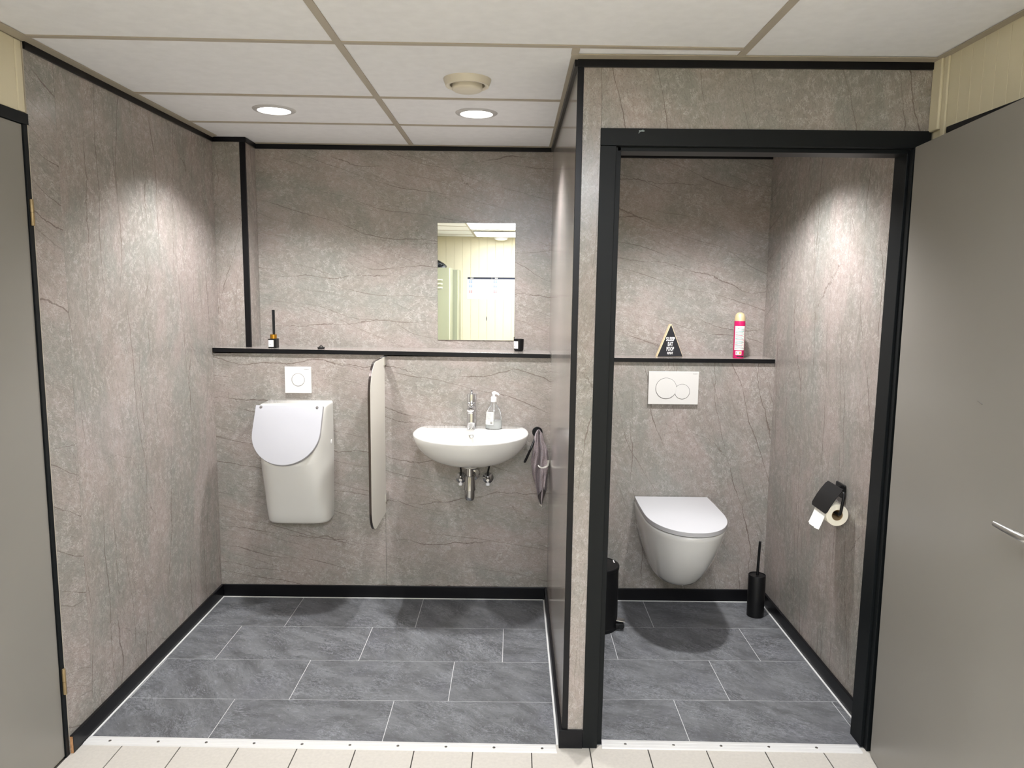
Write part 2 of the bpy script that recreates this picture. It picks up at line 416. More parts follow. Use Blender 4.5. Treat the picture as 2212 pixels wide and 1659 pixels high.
# ================================================================== WALLS
# left: marble lined alcove side, cream room wall beyond
bm = B(); box(bm, XL-0.12, XL-0.012, YREAR, 0.36, -0.06, 2.42)
wl = struct('wall_left', bm, M_cream, 'left wall, stone laminate in the alcove and cream board beyond it')
part_box('wall_panel', MB_side, wl, XL-0.012, XL, -1.1675, YUP, 0.0, 2.288, bev=0.0006)
part_box('wall_panel', MB_narrow, wl, XL-0.012, XL+0.0004, -1.3155, -1.1690, 0.0, 2.288, bev=0.0006)
part_box('edge_profile', M_tee, wl, XL-0.010, XL+0.001, -1.3185, -1.3158, 0.05, 2.285)
part_box('corner_batten', M_cream, wl, XL-0.012, XL-0.001, -1.349, -1.3187, 2.08, 2.288, bev=0.003)
part_box('cream_board', M_cream, wl, XL-0.012, XL-0.003, -2.32, -1.350, 2.08, 2.288, bev=0.001)
part_box('cream_board', M_cream, wl, XL-0.012, XL-0.003, YREAR, -2.33, 0.0, 2.288, bev=0.001)
# back wall
bm = B(); box(bm, XL-0.12, 1.42, YUP+0.010, 0.36, -0.06, 2.42)
wb = struct('wall_back', bm, M_cream, 'back wall of urinal alcove and toilet stall in veined stone laminate')
part_box('wall_panel', MB_back_low, wb, XL, -0.6372, 0.0, 0.010, 0.0, 1.245, bev=0.0007)
part_box('wall_panel', MB_back_low, wb, -0.6358, 0.196, 0.0, 0.010, 0.0, 1.238, bev=0.0007)
part_box('joint_profile', M_gap, wb, -0.6375, -0.6355, 0.0015, 0.009, 0.06, 1.24)
part_box('wall_panel', MB_back_up, wb, XCOL, 0.20, YUP, YUP+0.010, 1.24, 2.288, bev=0.0007)
part_box('wall_panel', MB_st_low, wb, 0.28, XR+0.006, 0.0, 0.010, 0.0, 1.222, bev=0.0007)
part_box('wall_panel', MB_st_up, wb, 0.28, XR+0.006, YST, YST+0.010, 1.22, 2.29, bev=0.0007)
part_box('column_front_panel', MB_frontslim, wb, XL, XCOL-0.001, YCOL, YCOL+0.010, 1.262, 2.288, bev=0.0006)
part_box('column_side_panel', MB_side, wb, XCOL-0.010, XCOL, YCOL+0.010, YUP, 1.262, 2.288, bev=0.0006)
part_box('corner_profile', M_black, wb, XCOL-0.0255, XCOL+0.0015, YCOL-0.0018, YCOL+0.012, 1.2695, 2.288, bev=0.0008)
# partition between alcove and stall
bm = B(); box(bm, 0.1906, 0.28, -1.238, 0.30, 0.0, 2.288)
wp = struct('wall_partition', bm, M_cream, 'partition between urinal alcove and toilet stall', leanP)
part_box('wall_panel', MB_part, wp, 0.1806, 0.1905, -1.238, YUP, 0.0, 2.288, fn=leanP)
part_box('wall_panel', MB_frontslim, wp, 0.1990, 0.2520, YFR, -1.2385, 0.0, 2.288, bev=0.0006, fn=lambda x, y, z: (x+0.0042*z+(0.0022*z if x > 0.23 else 0), y, z))
part_box('corner_profile', M_black, wp, 0.1794, 0.1988, YFR-0.0025, -1.2400, 0.064, 2.250, bev=0.0008, fn=leanP)
part_box('stall_panel', MB_st_side, wp, 0.2802, 0.288, -1.13, YST, 0.0, 2.26)
# wall over the stall door
bm = B(); box(bm, 0.2520, 1.30, -1.238, -1.14, 2.035, 2.288)
wf = struct('wall_front', bm, M_cream, 'lintel wall over the toilet door in stone laminate')
part_box('wall_panel', MB_front, wf, 0.2660, 1.293, YFR, -1.2382, 2.045, 2.288, bev=0.0006)
# right: stall side then cream boarded room wall
bm = B(); box(bm, XRW+0.004, 1.42, YREAR, 0.36, -0.06, 2.42)
wr = struct('wall_right', bm, M_cream, 'right wall, stone laminate in the stall and cream grooved boards outside')
part_box('wall_panel', MB_st_side, wr, XR, XRW+0.003, -1.236, -0.0004, 0.0, 2.29, bev=0.0005)
part_box('wall_panel', MB_narrow, wr, XR, XRW+0.003, 0.0004, YST, 1.21, 2.29, bev=0.0005)
part_box('corner_batten', M_cream, wr, XRW-0.012, XRW+0.003, -1.300, -1.2485, 2.062, 2.285, bev=0.004)
part_box('corner_batten', M_cream, wr, XRW-0.006, XRW+0.003, -1.326, -1.301, 2.02, 2.285, bev=0.004)
y = -1.327
i = 0
while y > YREAR+0.05:
    for wd in (0.055, 0.055):
        y2 = y-wd
        zb = 2.0590 if y > -2.26 else 0.0
        part_box('wall_board', M_cream, wr, XRW-0.002, XRW+0.003, y2+0.0005, y-0.0005, zb, 2.285, bev=0.0008, seg=1)
        y = y2
    i += 1
    if i > 12: break
part_box('cream_board', M_cream, wr, XRW-0.002, XRW+0.003, YREAR, y-0.003, 0.0, 2.285, bev=0.001)
# rear wall of the changing room (seen in the mirror)
bm = B(); box(bm, -1.6, 1.42, YREAR-0.12, YREAR-0.008, -0.06, 2.42)
wre = struct('wall_rear', bm, M_cream, 'rear wall of cream grooved boards seen in the mirror')
for k in range(25):
    x0 = XL+0.111*k
    part_box('wall_board', M_cream, wre, x0+0.001, min(x0+0.110, XRW), YREAR-0.008, YREAR, 0.0, 2.285, bev=0.0016, seg=1)
bm = B(); lathe(bm, [(0.010, 0), (0.010, 0.003), (0.008, 0.004)], (-0.372, YREAR+0.0005, 1.19), (0, 1, 0), 16)
obj('wall_slot', bm, M_ink, wre, fn=lambda x, y, z: (-0.372+(x+0.372)*0.5, y, 1.19+(z-1.19)*3.2))

# ================================================================== CEILING
bm = B()
hexa(bm, [(-1.62, -6.2, 2.318), (1.42, -6.2, 2.318), (1.42, 0.4, 2.318), (-1.62, 0.4, 2.318), (-1.62, -6.2, 2.42), (1.42, -6.2, 2.42), (1.42, 0.4, 2.42), (-1.62, 0.4, 2.42)])
ceiling = struct('ceiling', bm, M_ceil, 'suspended ceiling of white tiles in a beige grid')
def slab(bm, x0, x1, y0, y1, dz0, dz1):
    hexa(bm, [(x0, y0, zc(x0, y0)+dz0), (x1, y0, zc(x1, y0)+dz0), (x1, y1, zc(x1, y1)+dz0), (x0, y1, zc(x0, y1)+dz0),
              (x0, y0, zc(x0, y0)+dz1), (x1, y0, zc(x1, y0)+dz1), (x1, y1, zc(x1, y1)+dz1), (x0, y1, zc(x0, y1)+dz1)])
MX = [-1.74, -0.525, 0.676, 1.88]
TY = [YUP, -0.247, -0.722, -1.354] + [-1.354-0.61*k for k in range(1, 9)]
def ctile(x0, x1, y0, y1):
    if x1-x0 < 0.02 or y1-y0 < 0.02: return
    bm = B(); slab(bm, x0, x1, y0, y1, 0.0, 0.014); obj('ceiling_tile', bm, M_ceil, ceiling)
for a, b_ in zip(TY, TY[1:]):
    b_ = max(b_, YREAR)
    for xa, xb in zip(MX, MX[1:]):
        xa2, xb2 = max(xa, XL), min(xb, XRW); a2 = a
        if a > -1.3:
            xb2 = min(xb2, 0.186)
            if xa2 > 0.18: continue
        elif abs(a+1.354) < 1e-6 and xa2 > 0.5: a2 = -1.2485
        ctile(xa2+0.001, xb2-0.001, b_+0.001, a2-0.001)
ctile(0.187, 0.675, -1.3535, -1.2485)
def tee(x0, x1, y0, y1):
    bm = B(); slab(bm, x0, x1, y0, y1, -0.0036, 0.0); obj('tee_bar', bm, M_tee, ceiling)
for x in MX[1:3]:
    for a, b_ in zip(TY, TY[1:]):
        b_ = max(b_, YREAR)
        if a > -1.3 and x > 0: continue
        if a-b_ > 0.02: tee(x-0.0115, x+0.0115, b_, a)
tee(0.676-0.0115, 0.676+0.0115, -1.354, -1.2488)
for yb in TY[1:]:
    if yb < YREAR: continue
    for xa, xb in zip(MX, MX[1:]):
        xa2, xb2 = max(xa, XL), min(xb, XRW)
        if yb > -1.3: xb2 = min(xb2, 0.186)
        if xb2-xa2 < 0.05 or (yb > -1.36 and xa2 > 0.18 and xa2 > 0.5) or (yb > -1.3 and xa2 > 0.18): continue
        tee(max(xa2, xa+0.0118), min(xb2, xb-0.0118), yb-0.010, yb+0.010)
tee(0.164, 0.187, -1.3438, -1.295)
def flange(pts):
    bm = B(); p = [(x, y, zc(x, y)-0.0045) for x, y in pts]+[(x, y, zc(x, y)-0.0012) for x, y in pts]
    hexa(bm, p); obj('edge_angle', bm, M_flange, ceiling)
flange([(XL, -6.0), (XL+0.042, -6.0), (XL+0.042, -1.256), (XL, -1.256)]); flange([(XL, -1.256), (XL+0.042, -1.256), (XL+0.042, 0.045), (XL, YCOL)])
flange([(XCOL+0.008, YUP-0.022), (0.168, YUP-0.022), (0.19, YUP), (XCOL, YUP)])
flange([(0.166, -1.296), (0.190, YFR), (0.190, YUP), (0.168, YUP-0.022)])
flange([(0.166, -1.296), (1.266, -1.296), (XRW, YFR), (0.190, YFR)])
flange([(1.266, -6.0), (XRW, -6.0), (XRW, YFR), (1.266, -1.296)])
# stall ceiling
part_box('stall_ceiling', M_ceil, ceiling, 0.283, XR, -1.14, YST, 2.262, 2.29)

# ================================================================== TRIMS
def cornice(name, parts, label):
    t = bpy.data.objects.new(name, None); COL.objects.link(t); t['kind'] = 'structure'; t['label'] = label; ORG[t] = Vector((0, 0, 0))
    for p, fn in parts:
        bm = B(); hexa(bm, p, 0.0008); obj('cornice_strip', bm, M_black, t, fn=fn)
    return t
def strip_y(x0, x1, y0, y1, zb0, zb1, zt0, zt1):   # runs along y, bottom/top heights at y0 and y1
    return [(x0, y0, zb0), (x1, y0, zb0), (x1, y1, zb1), (x0, y1, zb1), (x0, y0, zt0), (x1, y0, zt0), (x1, y1, zt1), (x0, y1, zt1)]
cornice('trim_1', [
    (strip_y(XL, XL+0.008, -1.3155, YCOL, 2.2667, 2.2680, 2.2885, 2.2900), None),
    (strip_y(XL+0.008, XCOL+0.008, YCOL-0.009, YCOL-0.0005, 2.2680, 2.2680, 2.2900, 2.2900), None),
    (strip_y(XCOL+0.0005, XCOL+0.009, YCOL, YUP, 2.2680, 2.2635, 2.2895, 2.2880), None)], 'black cornice strips along the left wall and column')
cornice('trim_2', [
    ([(XCOL+0.009, YUP-0.009, 2.2635), (0.184, YUP-0.009, 2.2600), (0.184, YUP, 2.2600), (XCOL+0.009, YUP, 2.2635),
      (XCOL+0.009, YUP-0.009, 2.2880), (0.184, YUP-0.009, 2.2820), (0.184, YUP, 2.2820), (XCOL+0.009, YUP, 2.2880)], None),
    (strip_y(0.1700, 0.1804, -1.2505, YUP, 2.2490, 2.2600, 2.2715, 2.2830), leanP)], 'black cornice strips along the alcove back and partition')
cornice('trim_3', [
    ([(0.1790, YFR-0.009, 2.2465), (1.286, YFR-0.009, 2.2480), (1.286, YFR, 2.2480), (0.1790, YFR, 2.2465),
      (0.1790, YFR-0.009, 2.2705), (1.286, YFR-0.009, 2.2705), (1.286, YFR, 2.2705), (0.1790, YFR, 2.2705)], lambda x, y, z: (x+0.0095 if x < 0.3 else x+0.006, y, z))], 'black cornice strip over the toilet door wall')
cornice('trim_4', [(strip_y(0.289, 1.2846, YST-0.009, YST, 2.2270, 2.2270, 2.2615, 2.2615), None)], 'black cornice strip high in the toilet stall')

def baseboard(name, label, runs):
    t = bpy.data.objects.new(name, None); COL.objects.link(t); t['kind'] = 'structure'; t['label'] = label; ORG[t] = Vector((0, 0, 0))
    for nm, m, a, bev in runs:
        bm = B(); box(bm, *a, bev=bev); obj(nm, bm, m, t)
    return t
HB = 0.063
bl = baseboard('baseboard_left', 'black baseboard along the left wall', [
    ('skirting_board', M_black, (XL+0.0004, XL+0.0115, -1.313, -0.0003, 0.0002, HB), 0.0012),
    ('cut_end', M_cut, (XL+0.0012, XL+0.0105, -1.3140, -1.3131, 0.001, HB-0.003), 0),
    ('sealant_bead', M_sealant, (XL+0.0116, XL+0.0185, -1.222, -0.0190, 0.0001, 0.0022), 0)])
baseboard('baseboard_back', 'black baseboard along the alcove back wall', [
    ('skirting_board', M_black, (XL+0.0118, 0.1688, -0.0113, -0.0002, 0.0002, HB), 0.0012),
    ('sealant_bead', M_sealant, (XL+0.0118, 0.1615, -0.0185, -0.0115, 0.0001, 0.0022), 0)])
bp = baseboard('baseboard_partition', 'black baseboard along the partition and round its end', [
    ('skirting_board', M_black, (0.1690, 0.1804, -1.2550, -0.0003, 0.0002, HB), 0.0012),
    ('skirting_return', M_black, (0.1694, 0.2504, -1.2570, -1.2483, 0.0006, HB+0.004), 0.0012),
    ('sealant_bead', M_sealant, (0.1620, 0.1689, -1.238, -0.0190, 0.0001, 0.0022), 0)])
baseboard('baseboard_right', 'black baseboard along the stall right wall', [
    ('skirting_board', M_black, (XR-0.0118, XR-0.0003, -1.148, -0.0003, 0.0002, HB), 0.0012),
    ('sealant_bead', M_sealant, (XR-0.0190, XR-0.0120, -1.150, -0.0190, 0.0001, 0.0022), 0)])
baseboard('baseboard_stall', 'black baseboard along the stall back wall', [
    ('skirting_board', M_black, (0.2885, XR-0.0122, -0.0113, -0.0002, 0.0002, HB), 0.0012),
    ('sealant_bead', M_sealant, (0.2885, XR-0.0195, -0.0185, -0.0115, 0.0001, 0.0022), 0)])

def threshold(name, label, c, xs, f):
    """c: back-left, front-left, back-right, front-right floor corners; xs: screw positions"""
    t = bpy.data.objects.new(name, None); COL.objects.link(t); t['kind'] = 'structure'; t['label'] = label; ORG[t] = Vector((0, 0, 0))
    bl_, fl, br, fr = [Vector((*p, 0)) for p in c]
    def P(s, q, z): return tuple(fl.lerp(fr, s).lerp(bl_.lerp(br, s), q) + Vector((0, 0, z)))
    prof = [(0.0, 0.0005), (0.05, 0.0042), (0.30, 0.0050), (0.33, 0.0041), (0.36, 0.0050), (0.64, 0.0050), (0.67, 0.0041), (0.70, 0.0050), (0.95, 0.0042), (1.0, 0.0008)]
    bm = B(); loft(bm, [[P(0, q, z) for q, z in prof], [P(1, q, z) for q, z in prof]])
    obj('cover_strip', bm, M_strip, t)
    for x in xs:
        s = (x-fl.x)/(fr.x-fl.x); p = P(s, f, 0.0048)
        bm = B(); lathe(bm, [(0.0052, 0), (0.0048, 0.0009), (0.0028, 0.0013)], p, (0, 0, 1), 12); 
        so = obj('screw', bm, M_chrome_dk, t, 40)
    return t
threshold('trim_5', 'white screwed threshold strip before the urinal alcove', ((-1.4662, -1.2184), (-1.4655, -1.2677), (0.1576, -1.2386), (0.1615, -1.2843)),
          [-1.381, -1.2132, -1.0463, -0.8802, -0.7142, -0.5487, -0.3827, -0.2174, -0.052, 0.1134], 0.42)
threshold('trim_6', 'white screwed threshold strip in the toilet doorway', ((0.3223, -1.2063), (0.3185, -1.2557), (1.2114, -1.2192), (1.2110, -1.2669)),
          [0.4002, 0.567, 0.7315, 0.8963, 1.0608], 0.45)

# ================================================================== DOORS
# door_1: closed grey door in the left wall, near the camera
d1 = thing('door_1', 'closed grey door with charcoal frame in the left wall', None, (XL, -1.33, 0), kind='structure')
bm = B(); box(bm, XL-0.045, XL-0.004, -2.246, -1.3385, 0.006, 2.043, 0.0015); leaf = obj('door_leaf', bm, M_door, d1)
part_box('frame_head', M_frame, d1, XL-0.040, XL+0.0015, -2.30, -1.3105, 2.0445, 2.0790, bev=0.002)
part_box('frame_jamb', M_frame, d1, XL-0.040, XL+0.0012, -1.3375, -1.3190, 0.0, 2.0443, bev=0.001)
part_box('frame_jamb', M_frame, d1, XL-0.040, XL+0.0012, -2.300, -2.248, 0.0, 2.0443, bev=0.001)
for z0, z1 in ((1.745, 1.824), (0.221, 0.309)):
    bm = B(); zm = (z0+z1)/2
    lathe(bm, [(0.0052, z0), (0.0058, z0+0.002), (0.0058, zm-0.001), (0.0042, zm-0.0008), (0.0042, zm+0.0008), (0.0058, zm+0.001), (0.0058, z1-0.002), (0.0050, z1)], (XL+0.005, -1.3290, 0), (0, 0, 1), 14)
    obj('hinge', bm, M_brass, d1, 40)
# door_2: stall doorway, door standing open towards the camera
d2 = thing('door_2', 'toilet doorway with charcoal frame and grey door opened outwards', None, (0.77, -1.25, 0), kind='structure')
YA = -1.2545
part_box('frame_jamb', M_frame, d2, 0.2511, 0.3005, YA, -1.227, 0.0006, 2.0130, bev=0.0012, fn=leanF)
part_box('frame_jamb', M_frame, d2, 1.2280, 1.2830, YA, -1.232, 0.0006, 2.0130, bev=0.0012, fn=lambda x, y, z: (x+0.0052*z if x < 1.25 else x, y, z))
part_box('frame_head', M_frame, d2, 0.2640, 1.2895, YA-0.0006, -1.227, 2.0142, 2.0660, bev=0.0012)
part_box('frame_stop', M_frame, d2, 0.2900, 0.3192, -1.2290, -1.150, 0.0006, 2.0138, bev=0.001, fn=leanF)
part_box('frame_stop', M_frame, d2, 1.2190, 1.2835, -1.2290, -1.150, 0.0006, 2.0138, bev=0.001, fn=lambda x, y, z: (x+0.0065*z if x < 1.25 else x, y, z))
part_box('frame_stop', M_frame, d2, 0.3210, 1.2360, -1.2290, -1.150, 2.0020, 2.0340, bev=0.001)
part_box('scuff', M_scuff, d2, 0.382, 0.399, YA-0.0009, YA-0.0007, 2.0560, 2.0600)
bm = B()
for a in range(7):
    q0, q1 = PI*0.52+a*0.16, PI*0.52+(a+1)*0.16; r0 = 0.018; wdt = 0.0016+0.001*math.sin(a*0.5)
    add_faces(bm, [(0.397+(r0-wdt)*math.cos(q0), YA-0.0008, 2.044+(r0-wdt)*math.sin(q0)), (0.397+r0*math.cos(q0), YA-0.0008, 2.044+r0*math.sin(q0)),
                   (0.397+r0*math.cos(q1), YA-0.0008, 2.044+r0*math.sin(q1)), (0.397+(r0-wdt)*math.cos(q1), YA-0.0008, 2.044+(r0-wdt)*math.sin(q1))], [(0, 1, 2, 3)])
obj('scuff', bm, M_scuff, d2)
HX, HY = 1.2275, -1.283
ang = math.radians(6.2)
def doorpt(a, t, z):     # a along the leaf from the hinge, t out of its room face
    return (HX - a*math.sin(ang) - t*math.cos(ang), HY - a*math.cos(ang) + t*math.sin(ang), z)
def doorbox(bm, a0, a1, t0, t1, z0, z1, bev=0.0):
    hexa(bm, [doorpt(a0, t0, z0), doorpt(a1, t0, z0), doorpt(a1, t1, z0), doorpt(a0, t1, z0), doorpt(a0, t0, z1), doorpt(a1, t0, z1), doorpt(a1, t1, z1), doorpt(a0, t1, z1)], bev)
bm = B(); doorbox(bm, 0.0, 0.925, -0.040, 0.0, 0.007, 2.012, 0.0015); leaf2 = obj('door_leaf', bm, M_door, d2)
bm = B(); doorbox(bm, 0.835, 0.893, 0.0002, 0.006, 0.90, 1.12, 0.002); obj('handle_plate', bm, M_steel, leaf2)
bm = B(); tube(bm, [doorpt(0.866, 0.004, 1.052), doorpt(0.866, 0.030, 1.052), doorpt(0.864, 0.046, 1.052), doorpt(0.850, 0.055, 1.052), doorpt(0.80, 0.056, 1.051), doorpt(0.735, 0.055, 1.049)],
     [0.009, 0.009, 0.009, 0.0085, 0.0080, 0.0065], 14); obj('lever', bm, M_steel, leaf2, 40)
bm = B()
tube(bm, [doorpt(0.525, 0.0004, 1.292), doorpt(0.500, 0.0004, 1.297)], [0.0012, 0.0006], 6); obj('scratch', bm, M_gap, leaf2)
# door_3: closed door further along the right wall (only its frame head shows)
d3 = thing('door_3', 'closed grey door with black frame behind the open toilet door', None, (XRW, -1.8, 0), kind='structure')
part_box('frame_head', M_black, d3, XRW-0.012, XRW+0.003, -2.26, -1.350, 2.0430, 2.0585, bev=0.001)
part_box('frame_jamb', M_black, d3, XRW-0.012, XRW+0.003, -1.375, -1.350, 0.0, 2.0428, bev=0.001)
part_box('frame_jamb', M_black, d3, XRW-0.012, XRW+0.003, -2.26, -2.234, 0.0, 2.0428, bev=0.001)
part_box('door_leaf', M_door, d3, XRW-0.006, XRW+0.003, -2.2335, -1.3755, 0.004, 2.0428, bev=0.001)

# ================================================================== CEILING FITTINGS
def downlight(x, y, z, label, watts):
    t = thing('downlight', label, 'ceiling light', (x, y, z), 'recessed downlights')
    bm = B(); lathe(bm, [(0.0665, -0.0065), (0.070, -0.0078), (0.083, -0.0040), (0.0865, -0.0012), (0.0865, 0.0), (0.0665, 0.0), (0.0665, -0.0065)], (x, y, z), (0, 0, 1), 48, False, False)
    obj('rim', bm, M_rim, t, 50)
    bm = B(); lathe(bm, [(0.0662, -0.0035), (0.040, -0.0052), (0.012, -0.0056)], (x, y, z), (0, 0, 1), 48)
    obj('diffuser', bm, M_led, t, 50)
    L = bpy.data.lights.new('lamp', 'SPOT'); L.energy = watts; L.color = LAMP_COL; L.spot_size = math.radians(128); L.spot_blend = 0.55; L.shadow_soft_size = 0.045
    lo = bpy.data.objects.new('lamp', L); COL.objects.link(lo); lo.parent = t; lo.location = (0, 0, -0.012)
    return t
downlight(-0.989, -0.490, zc(-0.989, -0.49)-0.0002, 'round lit downlight over the urinal, left of two in the alcove ceiling', SPOT_W)
downlight(-0.1615, -0.492, zc(-0.16, -0.49)-0.0002, 'round lit downlight over the washbasin, in front of the air valve', SPOT_W)
downlight(0.80, -0.605, 2.262, 'round lit downlight in the toilet stall ceiling', STALL_W)
vx, vy, vz = -0.168, -0.985, zc(-0.168, -0.985)
t = thing('air_valve', 'round cream ventilation valve with recessed disc in the alcove ceiling', 'vent', (vx, vy, vz))
bm = B(); lathe(bm, [(0.060, -0.020), (0.068, -0.0245), (0.074, -0.0235), (0.081, -0.006), (0.0825, 0.0), (0.060, 0.0), (0.0585, -0.010), (0.060, -0.020)], (vx, vy, vz), (0, 0, 1), 48, False, False); obj('outer_ring', bm, M_vent, t, 50)
bm = B(); lathe(bm, [(0.050, -0.001), (0.0525, -0.030), (0.0520, -0.0345), (0.046, -0.0385), (0.020, -0.0395), (0.004, -0.0395)], (vx, vy, vz), (0, 0, 1), 48); obj('valve_disc', bm, M_vent, t, 50)
def light_panel(x0, x1, y0, y1, label, m):
    z = 2.2700
    t = thing('ceiling_light_panel', label, 'ceiling light', ((x0+x1)/2, (y0+y1)/2, z), 'fluorescent ceiling panels')
    bm = B(); box(bm, x0, x1, y0, y1, z-0.004, z+0.0006)
    f = obj('frame', bm, M_white_pl, t)
    part_box('diffuser', m, t, x0+0.012, x1-0.012, y0+0.012, y1-0.012, z-0.009, z-0.0042)
light_panel(-0.51, 0.66, -4.545, -3.36, 'lit fluorescent ceiling panel nearer the mirror, upper one in its reflection', M_tube)
light_panel(-0.50, 0.66, -5.735, -5.010, 'lit fluorescent ceiling panel near the rear wall, lower one in the mirror', M_tube_far)
t = thing('dome_lamp', 'round shallow dome fitting on the ceiling by the rear wall', 'ceiling light', (-0.18, -5.885, 2.2705))
bm = B(); lathe(bm, [(0.095, 0), (0.097, -0.012), (0.090, -0.018)], (-0.18, -5.885, 2.2705), (0, 0, 1), 32); obj('base', bm, M_vent, t, 40)
bm = B(); lathe(bm, [(0.088, -0.0182), (0.080, -0.032), (0.05, -0.044), (0.01, -0.048)], (-0.18, -5.885, 2.2705), (0, 0, 1), 32); obj('dome', bm, M_white_pl, t, 40)

# ================================================================== SHELVES
t = thing('shelf', 'long stone-topped shelf with black edge over urinal and washbasin', 'shelf', (-0.65, 0.1, 1.26))
def sl(bm, x0, x1, y0, y1, d0, d1, bev=0.0):
    hexa(bm, [(x0, y0, zshelf(x0)+d0), (x1, y0, zshelf(x1)+d0), (x1, y1, zshelf(x1)+d0), (x0, y1, zshelf(x0)+d0), (x0, y0, zshelf(x0)+d1), (x1, y0, zshelf(x1)+d1), (x1, y1, zshelf(x1)+d1), (x0, y1, zshelf(x0)+d1)], bev)
bm = B(); sl(bm, XL+0.0006, 0.1846, -0.008, YUP-0.0003, -0.0185, 0.0); obj('shelf_top', bm, MB_shelf, t)
bm = B(); sl(bm, XL+0.0035, 0.1822, -0.0115, -0.0081, -0.0190, 0.0004, 0.0005); obj('edge_strip', bm, M_black, t)
t = thing('shelf', 'short stone-topped shelf with black edge over the toilet', 'shelf', (0.78, 0.09, 1.23))
part_box('shelf_top', MB_shelf, t, 0.2885, XR-0.0003, -0.008, YST-0.0003, ZST-0.0185, ZST)
part_box('edge_strip', M_black, t, 0.2885, XR-0.004, -0.0115, -0.0081, ZST-0.0190, ZST+0.0004, bev=0.0005)

# ================================================================== URINAL
UX = -1.0525
t = thing('urinal', 'white ceramic wall urinal with closed white lid left of the divider', 'urinal', (UX, 0, 0.72))
def half_super(hw, yf, n, m, cnt=36):
    """half outline from left-back round the front to right-back"""
    pts = []
    for i in range(cnt+1):
        a = PI - PI*i/cnt; c, s = math.cos(a), math.sin(a)
        pts.append((hw*math.copysign(abs(c)**(2/n), c), yf*(max(s, 0)**(2/m))))
    return pts
ROWS = [  # z, half width, front y, exponents
    (0.4140, 0.128, -0.070, 4.0, 3.4), (0.4165, 0.142, -0.098, 4.4, 3.6), (0.4230, 0.1510, -0.118, 4.8, 3.8), (0.4360, 0.1550, -0.131, 5.0, 3.8),
    (0.4800, 0.1570, -0.150, 4.8, 3.5), (0.5400, 0.1580, -0.182, 4.3, 3.1), (0.6000, 0.1585, -0.214, 3.8, 2.8), (0.6600, 0.1595, -0.246, 3.6, 2.6),
    (0.7100, 0.1605, -0.272, 3.4, 2.5), (0.7450, 0.1605, -0.291, 3.2, 2.4), (0.7560, 0.1605, -0.296, 3.2, 2.4), (0.7900, 0.1605, -0.281, 3.6, 2.7), (0.8300, 0.1605, -0.259, 5.0, 3.6), (0.8700, 0.1605, -0.238, 7.0, 5.0),
    (0.9200, 0.1605, -0.2115, 9.0, 7.0), (0.9800, 0.1605, -0.1800, 10.0, 8.0), (1.0020, 0.1605, -0.1700, 10.0, 8.0), (1.0110, 0.1585, -0.1660, 10.0, 8.0), (1.0145, 0.1540, -0.1600, 10.0, 8.0)]
bm = B(); rings = []
for z, hw, yf, n, m in ROWS:
    rings.append([(UX+x, y-0.0005, z) for x, y in half_super(hw, yf, n, m)])
loft(bm, rings); body = obj('body', bm, M_cer, t, 50)
def lid_outline(off=0.0, cnt=28):
    hw = 0.1585-off; L0 = 0.133; R = 0.158-off
    pts = [(-hw, 0.0+off), (-hw, L0*0.5)]
    for i in range(cnt+1):
        a = PI*i/cnt; pts.append((-hw*math.cos(a), L0+R*math.sin(a)))
    pts += [(hw, L0*0.5), (hw, 0.0+off)]
    return pts
T0 = Vector((UX, -0.172, 1.0105)); SD = Vector((0, -0.139, -0.2535)).normalized(); ND = Vector((0, SD.z, -SD.y)); ND = ND if ND.y < 0 else -ND
def lidp(a, s, d): return tuple(T0 + Vector((a, 0, 0)) + SD*s + ND*d)
bm = B()
loft(bm, [[lidp(a, s, d) for a, s in lid_outline(o_)] for o_, d in ((0.006, -0.007), (0.0, -0.005), (0.0, 0.0125), (0.0010, 0.0142), (0.0035, 0.0150))])
obj('lid', bm, M_lid_ur, t, 20)
for sx in (-1, 1):
    bm = B(); lathe(bm, [(0.0062, 0.0), (0.0062, 0.0030), (0.004, 0.0036)], lidp(sx*0.132, 0.0095, 0.0148), tuple(ND), 14)
    obj('hinge_cap', bm, M_gap, t, 40, label='small grey hinge cap')
bm = B(); lathe(bm, [(0.012, 0.0), (0.012, 0.002), (0.009, 0.0035)], (UX+0.1598, -0.047, 0.818), (1, 0, 0), 20); obj('side_cap', bm, M_white_pl, t, 40)

def flush_plate(x0, x1, z0, z1, label, buttons, tx):
    t = thing('flush_plate', label, 'flush plate', ((x0+x1)/2, 0, (z0+z1)/2))
    bm = B(); box(bm, x0, x1, -0.0125, -0.0004, z0, z1, 0.0016); obj('plate', bm, M_plate, t)
    for bx, bz, r, d in buttons:
        bm = B(); annulus(bm, (bx, -0.0124, bz), (0, -1, 0), r-0.0010, r+0.0009, 0.0, 0.0004+d, 48); obj('button_gap_shade', bm, M_gap, t)  # grey ring on the uncut plate, groove shade painted as colour
        bm = B(); lathe(bm, [(r-0.0011, 0.0), (r-0.0011, 0.0012+d), (r-0.0022, 0.0018+d)], (bx, -0.0124, bz), (0, -1, 0), 56); obj('button', bm, M_plate, t, 20)
    text_mesh('brand_mark', 'GEBERIT', M_ink, t, lambda a, b: (tx+a, -0.0127, z1-0.0118+b), 0.0200, 0.0024, 0.02)
    part_box('brand_square', M_ink, t, tx-0.0130, tx-0.0109, -0.0128, -0.0126, z1-0.0118, z1-0.0094)
    return t
flush_plate(-1.1246, -0.9946, 1.0517, 1.1817, 'square white flush plate with one round button over the urinal', [(-1.0585, 1.1180, 0.0312, 0.0)], -1.0145)
flush_plate(0.6651, 0.9111, 1.0145, 1.1775, 'wide white flush plate with two overlapping round buttons over the toilet', [(0.7520, 1.0940, 0.0515, 0.0006), (0.8315, 1.0785, 0.0372, 0.0)], 0.8950)

